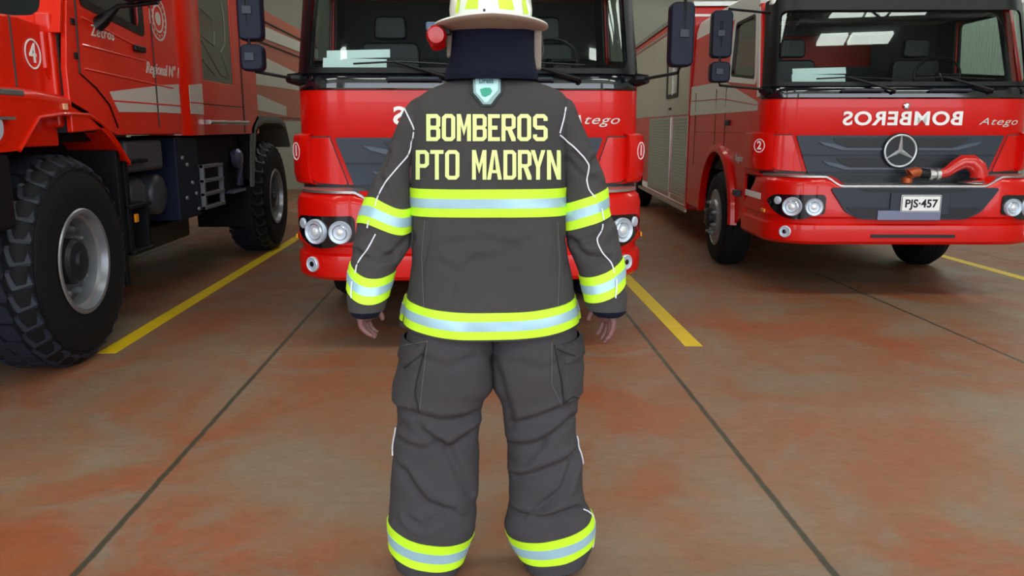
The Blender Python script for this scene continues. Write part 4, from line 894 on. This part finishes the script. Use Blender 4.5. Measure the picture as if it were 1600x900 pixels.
# cargo pockets on the outer thighs
def pocket(L, t0, t1, y0, y1, nm):
    za, zb = zof(y1, 2.42), zof(y0, 2.42); mb = MB(); cols = []
    N, K = 30, 24
    for i in range(N+1):
        t = t0+(t1-t0)*i/N; col = []
        for k in range(K+1):
            z = za+(zb-za)*k/K; e = min(i, N-i, )/N; f = min(k, K-k)/K
            o = .012*min(1, e/.035)*min(1, f/.035)
            if k > K*.70 and e > 0.03: o += .007
            col.append(L.pt(t, z, o)-PO)
        cols.append(col)
    mb.loft(cols, caps=False, closed=False); return mb.done(nm, TROUS, trousers, ang=50)
pocket(TL, radians(120), radians(238), 538, 640, 'cargo_pocket')
pocket(TR, radians(-62), radians(60), 538, 632, 'cargo_pocket')
# projecting marks on the back panel
dg = bpy.context.evaluated_depsgraph_get()
def bvh_of(objs):
    vs, fs = [], []
    for o in objs:
        k = len(vs); vs += [v.co+PO for v in o.data.vertices]; fs += [tuple(i+k for i in p.vertices) for p in o.data.polygons]
    return BVHTree.FromPolygons(vs, fs)
BV = bvh_of([jacket]); BVA = bvh_of([jacket, sl_o, sr_o])
def onto(bv, px, py, off):
    d = ray(px, py).normalized(); h = bv.ray_cast(CO, d)
    if h[0] is None: return at(px, py, YC)
    n = h[1]; n = n if n.dot(d) < 0 else -n
    return h[0]+n*off
def glyph(ch, W, Hh, T, C):
    h2 = Hh/2; a, b = T/2, T*.5
    rect = lambda x0, y0, x1, y1, c=1.2: [(x0+c, y0), (x1-c, y0), (x1, y0+c), (x1, y1-c), (x1-c, y1), (x0+c, y1), (x0, y1-c), (x0, y0+c)]
    O = [(C, 0), (W-C, 0), (W, C), (W, Hh-C), (W-C, Hh), (C, Hh), (0, Hh-C), (0, C)]
    return {
     'O': [O, rect(T, T, W-T, Hh-T)],
     'D': [[(0, 0), (W-C, 0), (W, C), (W, Hh-C), (W-C, Hh), (0, Hh)], rect(T, T, W-T, Hh-T)],
     'B': [[(0, 0), (W-C, 0), (W, C), (W, h2-C*.5), (W-C*.5, h2), (W, h2+C*.5), (W, Hh-C), (W-C, Hh), (0, Hh)], rect(T, T, W-T, h2-b), rect(T, h2+b, W-T, Hh-T)],
     'P': [[(0, 0), (T, 0), (T, Hh*.40), (W-C, Hh*.40), (W, Hh*.40+C), (W, Hh-C), (W-C, Hh), (0, Hh)], rect(T, Hh*.40+T, W-T, Hh-T)],
     'R': [[(0, 0), (T, 0), (T, Hh*.40), (W*.42, Hh*.40), (W-T, 0), (W, 0), (W, Hh*.12), (W*.74, Hh*.42), (W, Hh*.5), (W, Hh-C), (W-C, Hh), (0, Hh)], rect(T, Hh*.42+T*.8, W-T, Hh-T)],
     'E': [[(0, 0), (W, 0), (W, T), (T, T), (T, h2-b), (W*.8, h2-b), (W*.8, h2+b), (T, h2+b), (T, Hh-T), (W, Hh-T), (W, Hh), (0, Hh)]],
     'S': [[(0, C), (C, 0), (W-C, 0), (W, C), (W, h2+b-C), (W-C, h2+b), (T, h2+b), (T, Hh-T), (W-T, Hh-T), (W-T, Hh-T*1.7), (W, Hh-T*1.7), (W, Hh-C), (W-C, Hh), (C, Hh), (0, Hh-C), (0, h2-b+C), (C, h2-b), (W-T, h2-b), (W-T, T), (T, T), (T, T*1.7), (0, T*1.7)]],
     'M': [[(0, 0), (0, Hh), (T, Hh), (W/2, Hh*.52), (W-T, Hh), (W, Hh), (W, 0), (W-T, 0), (W-T, Hh*.60), (W/2, Hh*.20), (T, Hh*.60), (T, 0)]],
     'N': [[(0, 0), (0, Hh), (T, Hh), (W-T, Hh*.36), (W-T, Hh), (W, Hh), (W, 0), (W-T, 0), (T, Hh*.64), (T, 0)]],
     'T': [[(W/2-a, 0), (W/2+a, 0), (W/2+a, Hh-T), (W, Hh-T), (W, Hh), (0, Hh), (0, Hh-T), (W/2-a, Hh-T)]],
     'Y': [[(W/2-a, 0), (W/2+a, 0), (W/2+a, Hh*.42), (W, Hh), (W-T*1.05, Hh), (W/2, Hh*.58), (T*1.05, Hh), (0, Hh), (W/2-a, Hh*.42)]],
     'A': [[(0, 0), (T, 0), (T*1.25, Hh*.22), (W-T*1.25, Hh*.22), (W-T, 0), (W, 0), (W*.66, Hh), (W*.34, Hh)], [(T*1.5, Hh*.22+T*.8), (W-T*1.5, Hh*.22+T*.8), (W/2+.3, Hh*.80), (W/2-.3, Hh*.80)]],
    }[ch]
def jacket_text(word, spots, ybase, hh, T, C, nm):
    bm = bmesh.new()
    for ch, x0, w in spots:
        g = plate_bm(glyph(ch, w, hh, T, C), 1.0, lambda u, v, w_: onto(BV, x0+u, ybase-v, .0032+.0012*w_)-PO, step=5, fstepy=5)
        me = bpy.data.meshes.new('t'); g.to_mesh(me); g.free(); bm.from_mesh(me); bpy.data.meshes.remove(me)
    return finish(nm, bm, LETTER, jacket, smooth=False)
jacket_text('BOMBEROS', [('B', 667, 21.5), ('O', 691, 20.5), ('M', 714, 22), ('B', 738.5, 22), ('E', 762.5, 18.5), ('R', 783.5, 22), ('O', 808, 21.5), ('S', 832.5, 22.5)], 220.5, 42, 6.2, 5, 'upper_lettering')
jacket_text('PTO MADRYN', [('P', 651, 20), ('T', 673, 20.5), ('O', 696, 22), ('M', 737.5, 22.5), ('A', 761, 23), ('D', 786.5, 20), ('R', 809, 21), ('Y', 829, 22.5), ('N', 854, 21)], 280.5, 46, 6.0, 5, 'lower_lettering')
# collar patch
def patch(nm, pts, m, off, par=None, step=4):
    bm = plate_bm([pts], 1.0, lambda u, v, w_: onto(BV, u, -v, off+.0018*w_)-PO, step=step, fstepy=step); return finish(nm, bm, m, par or jacket, smooth=True)
SH = [(737, 121), (784, 121), (785, 146), (769, 167), (753, 167), (737, 148)]
pa = patch('collar_patch', [(x, -y) for x, y in SH], PATCHD, .006)
patch('patch_field', [(x, -y) for x, y in ((739.5, 124), (782, 124), (782, 145), (767, 164), (755, 164), (740, 146))], mat('patch_grey_green', (150, 176, 176), .6), .008)
patch('patch_inner', [(x, -y) for x, y in ((743, 126), (779, 126), (778, 142), (762, 161), (757, 161), (744, 146))], PATCHW, .010)
patch('patch_emblem', [(x, -y) for x, y in ((750, 142), (758, 139), (766, 139), (769, 144), (766, 150), (758, 154), (753, 152))], PATCHG, .012)
def ontofn(cx, cy): return lambda u, v, w: onto(BV, cx+u, cy-v, .0125+.001*w)-PO
finish('patch_text', text_bm('Dress', 9.5, ontofn(760, 131), bold=.1, thick=1.0), PATCHT, jacket)
# piping
def piping(pts, nm='piping', r=.0024, off=.003, bv=None):
    dense = []
    for i in range(len(pts)-1):
        n = max(2, int(math.dist(pts[i], pts[i+1])/3))
        for k in range(n): dense.append((pts[i][0]+(pts[i+1][0]-pts[i][0])*k/n, pts[i][1]+(pts[i+1][1]-pts[i][1])*k/n))
    dense.append(pts[-1]); w = [onto(bv or BVA, a, b, off)-PO for a, b in dense]
    for _ in range(2): w = [w[0]]+[(w[i-1]+w[i]*2+w[i+1])/4 for i in range(1, len(w)-1)]+[w[-1]]
    return MB().tube(w, r, 6).done(nm, PIPING, jacket)
piping([(633, 170), (640, 186), (648, 203)]); piping([(646, 206), (643, 225), (637, 243), (620, 263), (607, 279), (596, 296), (589, 312), (587, 322)])
piping([(587, 366), (581, 378), (574, 391), (564, 404), (558, 414), (556, 428)]); piping([(578, 345), (576, 356)], off=.009); piping([(553, 440), (552, 454), (552, 466)], off=.009)
piping([(883, 168), (880, 186), (874, 208)]); piping([(874, 211), (886, 221), (899, 231), (913, 246), (920, 258), (919, 268), (916, 282), (920, 297), (929, 308)])
piping([(941, 350), (940, 362), (933, 372), (934, 382), (939, 392), (950, 404), (956, 413), (959, 426)]); piping([(937, 325), (941, 345)], off=.009); piping([(961, 436), (961, 452), (960, 466)], off=.009)
# trouser piping at the silhouettes
BVT = bvh_of([trousers])
def pipT(L, th, ys, nm='piping'):
    w = []
    for i in range(len(ys)-1):
        for k in range(6):
            f = k/6; y = ys[i][0]+(ys[i+1][0]-ys[i][0])*f; t = ys[i][1]+(ys[i+1][1]-ys[i][1])*f; w.append(L.pt(radians(t), zof(y), .003)-PO)
    return MB().tube(w, .0026, 6).done(nm, PIPING, trousers)
pipT(TL, 0, [(672, 185), (690, 183), (706, 183), (716, 188)]); pipT(TR, 0, [(688, -6), (705, -2), (722, 0), (738, 4)]); pipT(TR, 0, [(792, -28), (800, -16), (810, -6), (830, -4), (850, -4), (862, -6)])
def seam(pts, bv, nm, m, r=.0016, parent=None, off=.001):
    dense = []
    for i in range(len(pts)-1):
        n = max(2, int(math.dist(pts[i], pts[i+1])/4))
        for k in range(n): dense.append((pts[i][0]+(pts[i+1][0]-pts[i][0])*k/n, pts[i][1]+(pts[i+1][1]-pts[i][1])*k/n))
    dense.append(pts[-1]); w = [onto(bv, a, b, off)-PO for a, b in dense]
    return MB().tube(w, r, 6).done(nm, m, parent)
DSEAM = mat('dark_pocket_seam', (34, 33, 36), .9); LSEAM = mat('pale_stitching', (108, 104, 100), .9)
BVP = bvh_of([trousers]+[o for o in bpy.data.objects if o.name.startswith('cargo_pocket')])
for pts in (((667, 537), (662, 552), (652, 590), (648, 612), (655, 644)), ((632, 575), (648, 562), (660, 552)), ((866, 538), (870, 560), (878, 600), (881, 630)), ((870, 545), (886, 552), (898, 556)), ((881, 630), (896, 620), (905, 622))):
    seam(pts, BVP, 'pocket_seam', DSEAM, .0026, trousers)
for pts in (((668, 532), (656, 640)), ((630, 540), (668, 533)), ((862, 534), (862, 600), (878, 634))):
    seam(pts, BVP, 'pocket_stitching', LSEAM, .001, trousers, .0015)
for pts in (((664, 345), (659, 400), (662, 470), (664, 486)), ((871, 345), (874, 400), (872, 480))):
    seam(pts, BV, 'panel_seam', LSEAM, .0009, jacket)
# boots
for (cx, toe) in ((668, -.03), (871, .03)):
    x = at(cx, 895, 2.48).x; bt = MB(); rings = []
    for z, a, b, cy in ((0, .058, .145, 2.555), (.012, .062, .150, 2.555), (.03, .062, .15, 2.555), (.034, .056, .143, 2.555), (.06, .056, .135, 2.55), (.09, .055, .11, 2.53), (.12, .056, .085, 2.50), (.16, .058, .072, 2.485), (.22, .06, .07, 2.48), (.30, .062, .07, 2.48)):
        rings.append([Vector((x+a*cos(t)+toe*(b*sin(t)+.1), cy+b*sin(t), z))-PO for t in [2*pi*i/40 for i in range(40)]])
    bt.loft(rings).done('boot', BOOT, P_, ang=40)
# hood
HOOD = Loft([(22, 722, 815, .07, 2.48), (36, 710, 829, .095, 2.48), (60, 707, 832, .11, 2.48), (90, 704, 834, .115, 2.475), (106, 699, 837, .12, 2.47), (117, 697, 840, .12, 2.465), (126, 696, 841, .115, 2.465)], 2.2, 61, .5)
hood = HOOD.mesh(MB(), 100, .006).done('hood', NAVY, P_, ang=60)
# helmet
zb = zof(31, 2.42)+.004; hx = at(767, 30, 2.48).x
hm = MB(); rings = []; NS = 72
for r, z in ((.119, 0), (.1185, .03), (.114, .065), (.102, .10), (.082, .128), (.052, .148), (.02, .156), (.001, .157)):
    ring = []
    for i in range(NS):
        t = 2*pi*i/NS; rb = 1+.025*max(0, cos(4*(t-pi/2)))*min(1, z/.03)
        ring.append(Vector((hx+r*rb*cos(t), 2.48+r*rb*1.18*sin(t), zb+z))-PO)
    rings.append(ring)
helmet = MB().loft(rings, caps=False).done('helmet', HELM, P_, ang=60)
def brimring(r, z, e): return [Vector((hx+r*cos(t), 2.48+(r*1.16+e*(.06 if sin(t) < 0 else .02)*abs(sin(t)))*sin(t), zb+z+.010*e*cos(t)**2*0-.006*e*abs(cos(t))))-PO for t in [2*pi*i/NS for i in range(NS)]]
MB().loft([brimring(.117, .004, 0), brimring(.125, .0, .1), brimring(.15, -.006, .7), brimring(.163, -.006, 1), brimring(.167, -.0065, 1), brimring(.168, -.011, 1)], caps=False).done('brim', HELM, helmet, ang=60)
MB().loft([brimring(.168, -.011, 1), brimring(.165, -.016, 1), brimring(.15, -.020, .7), brimring(.10, -.034, 0)], caps=False).done('brim_underside', HELMU, helmet, ang=60)
bvh_h = bvh_of([helmet])
def hpatch(pts, m, nm, off=.002):
    bm = plate_bm([[(a, -b) for a, b in pts]], 1.0, lambda u, v, w_: onto(bvh_h, u, -v, off+.001*w_)-PO, step=4, fstepy=4); return finish(nm, bm, m, helmet)
hpatch([(727, 14), (747, 14), (748, -6), (733, -6)], HLIME, 'lime_patch'); hpatch([(777, -6), (798, -6), (803, 16), (780, 14)], HLIME, 'lime_patch')
hpatch([(815, 0), (820, 0), (825, 22), (818, 22)], HLIME, 'lime_patch'); hpatch([(712, 20), (717, 20), (720, -2), (716, -2)], HLIME, 'lime_patch')
pb_ = at(757, 26, 2.30)-PO
MB().box(pb_.x-.014, pb_.x+.016, -.166, -.155, zb-.004, zb+.018).done('buckle', HELM, helmet, .003)
MB().box(pb_.x-.004, pb_.x+.003, -.170, -.165, zb+.003, zb+.011).done('buckle_stud', GRILLE, helmet)
# ear flaps and chin strap
for (x0, x1, y0, y1, lw) in ((697, 709, 55, 93, .05), (831, 846, 48, 112, .05)):
    a, b = at(x0, y0, 2.50), at(x1, y1, 2.50); lp = rpoly([(-.035, b.z), (.03, b.z+.01), (.05, a.z), (-.045, a.z)], .015)
    xm = (a.x+b.x)/2; w = (b.x-a.x)/2
    MB().prism([(y+2.50-YC, z) for y, z in lp], 'x', xm-w*.8-PO.x, xm+w*.8-PO.x).done('ear_flap', FLAP, helmet, .006)
MB().tube([Vector(p)-PO for p in (at(845, 50, 2.5), at(848, 80, 2.49), at(842, 100, 2.48), at(838, 112, 2.47))], .005, 6).done('strap', SEAM, helmet)
# torch clipped to the helmet
tp = at(683, 58, 2.44)-PO
to = MB().lathe([(.001, -.062), (.022, -.060), (.028, -.05), (.030, -.01), (.024, .0), (.022, .07), (.001, .072)], tp, 'y', 24).done('torch', TORCH, helmet)
MB().tube([tp+Vector((-.004, -.02, .005)), tp+Vector((.006, -.035, -.03))], [.026, .022], 16).done('torch_knob', TORCH, helmet)
cpn = at(674, 43, 2.44)-PO
MB().box(cpn.x-.015, cpn.x+.018, cpn.y-.02, cpn.y+.04, cpn.z-.012, cpn.z+.014).done('torch_clip', TORCHB, helmet, .006)
MB().box(cpn.x, cpn.x+.055, cpn.y+.0, cpn.y+.03, cpn.z-.02, cpn.z+.0).done('torch_bracket', BLACK, helmet, .004)

# the body: one continuous skin, only the hands show
def make_body():
    V, E, R = [], [], []
    def v(p, r, par=None):
        V.append(Vector(p)-PO); R.append(r if isinstance(r, tuple) else (r, r)); i = len(V)-1
        if par is not None: E.append((par, i))
        return i
    cx = .045
    pel = v((cx, 2.49, .92), .11); sp1 = v((cx, 2.48, 1.10), .105, pel); sp2 = v((cx, 2.48, 1.30), .11, sp1); ck = v((cx, 2.48, 1.44), .08, sp2)
    nk = v((cx, 2.48, 1.54), .05, ck); hd0 = v((cx, 2.49, 1.63), .07, nk); hd1 = v((cx, 2.49, 1.70), .088, hd0); v((cx, 2.48, 1.79), .075, hd1)
    v((cx, 2.60, 1.68), .012, hd1)     # nose
    for s, hipx in ((-1, 667), (1, 868)):
        h = v((cx+s*.10, 2.49, .86), .085, pel); kx = at(hipx+(5 if s < 0 else -8), 700, 2.48); k = v((kx.x, 2.49, .47), .06, h)
        ax = at(hipx, 880, 2.48); an = v((ax.x, 2.48, .12), .04, k); v((ax.x, 2.60, .055), .03, an)
    for s in (-1, 1):
        shp = at(668 if s < 0 else 868, 175, 2.48); e = at(605 if s < 0 else 916, 335, 2.47); w = at(577 if s < 0 else 944, 474, 2.42)
        a = v(shp, .052, ck); b = v(e, .042, a); c = v(w, (.026, .026), b)
        if s < 0:
            pm = v(at(576, 488, 2.43), (.027, .022), c)
            fing = [[(563, 499), (564, 511), (574, 521), (583, 525)], [(566, 501), (569, 514), (580, 524), (588, 527)], [(570, 502), (575, 515), (584, 523), (590, 524)], [(574, 501), (580, 512), (587, 518), (592, 517)]]
            th = [(590, 484), (596, 492), (598, 501)]
        else:
            pm = v(at(945, 488, 2.43), (.027, .022), c)
            fing = [[(959, 499), (958, 512), (953, 525), (946, 532)], [(955, 501), (954, 515), (949, 529), (943, 536)], [(950, 502), (948, 515), (942, 527), (937, 531)], [(944, 501), (940, 512), (935, 521), (931, 523)]]
            th = [(928, 484), (922, 492), (919, 502)]
        for f, (pts, Y) in enumerate(zip(fing, (2.395, 2.415, 2.435, 2.455))):
            p = pm
            for q, (pt, r) in enumerate(zip(pts, (.0105, .0088, .0078, .0062))): p = v(at(pt[0], pt[1], Y), r, p)
        p = pm
        for pt, r in zip(th, (.012, .0095, .0075)): p = v(at(pt[0], pt[1], 2.46), r, p)
    me = bpy.data.meshes.new('body'); me.from_pydata(V, E, []); o = bpy.data.objects.new('body', me); COL.objects.link(o)
    me.materials.append(SKIN)
    m = o.modifiers.new('skin', 'SKIN'); m.use_smooth_shade = True; m.branch_smoothing = .3
    sk = me.skin_vertices[0].data
    for i, r in enumerate(R): sk[i].radius = r
    sk[0].use_root = True
    sb = o.modifiers.new('sub', 'SUBSURF'); sb.levels = 2; sb.render_levels = 2
    o.parent = P_
    return o
make_body()
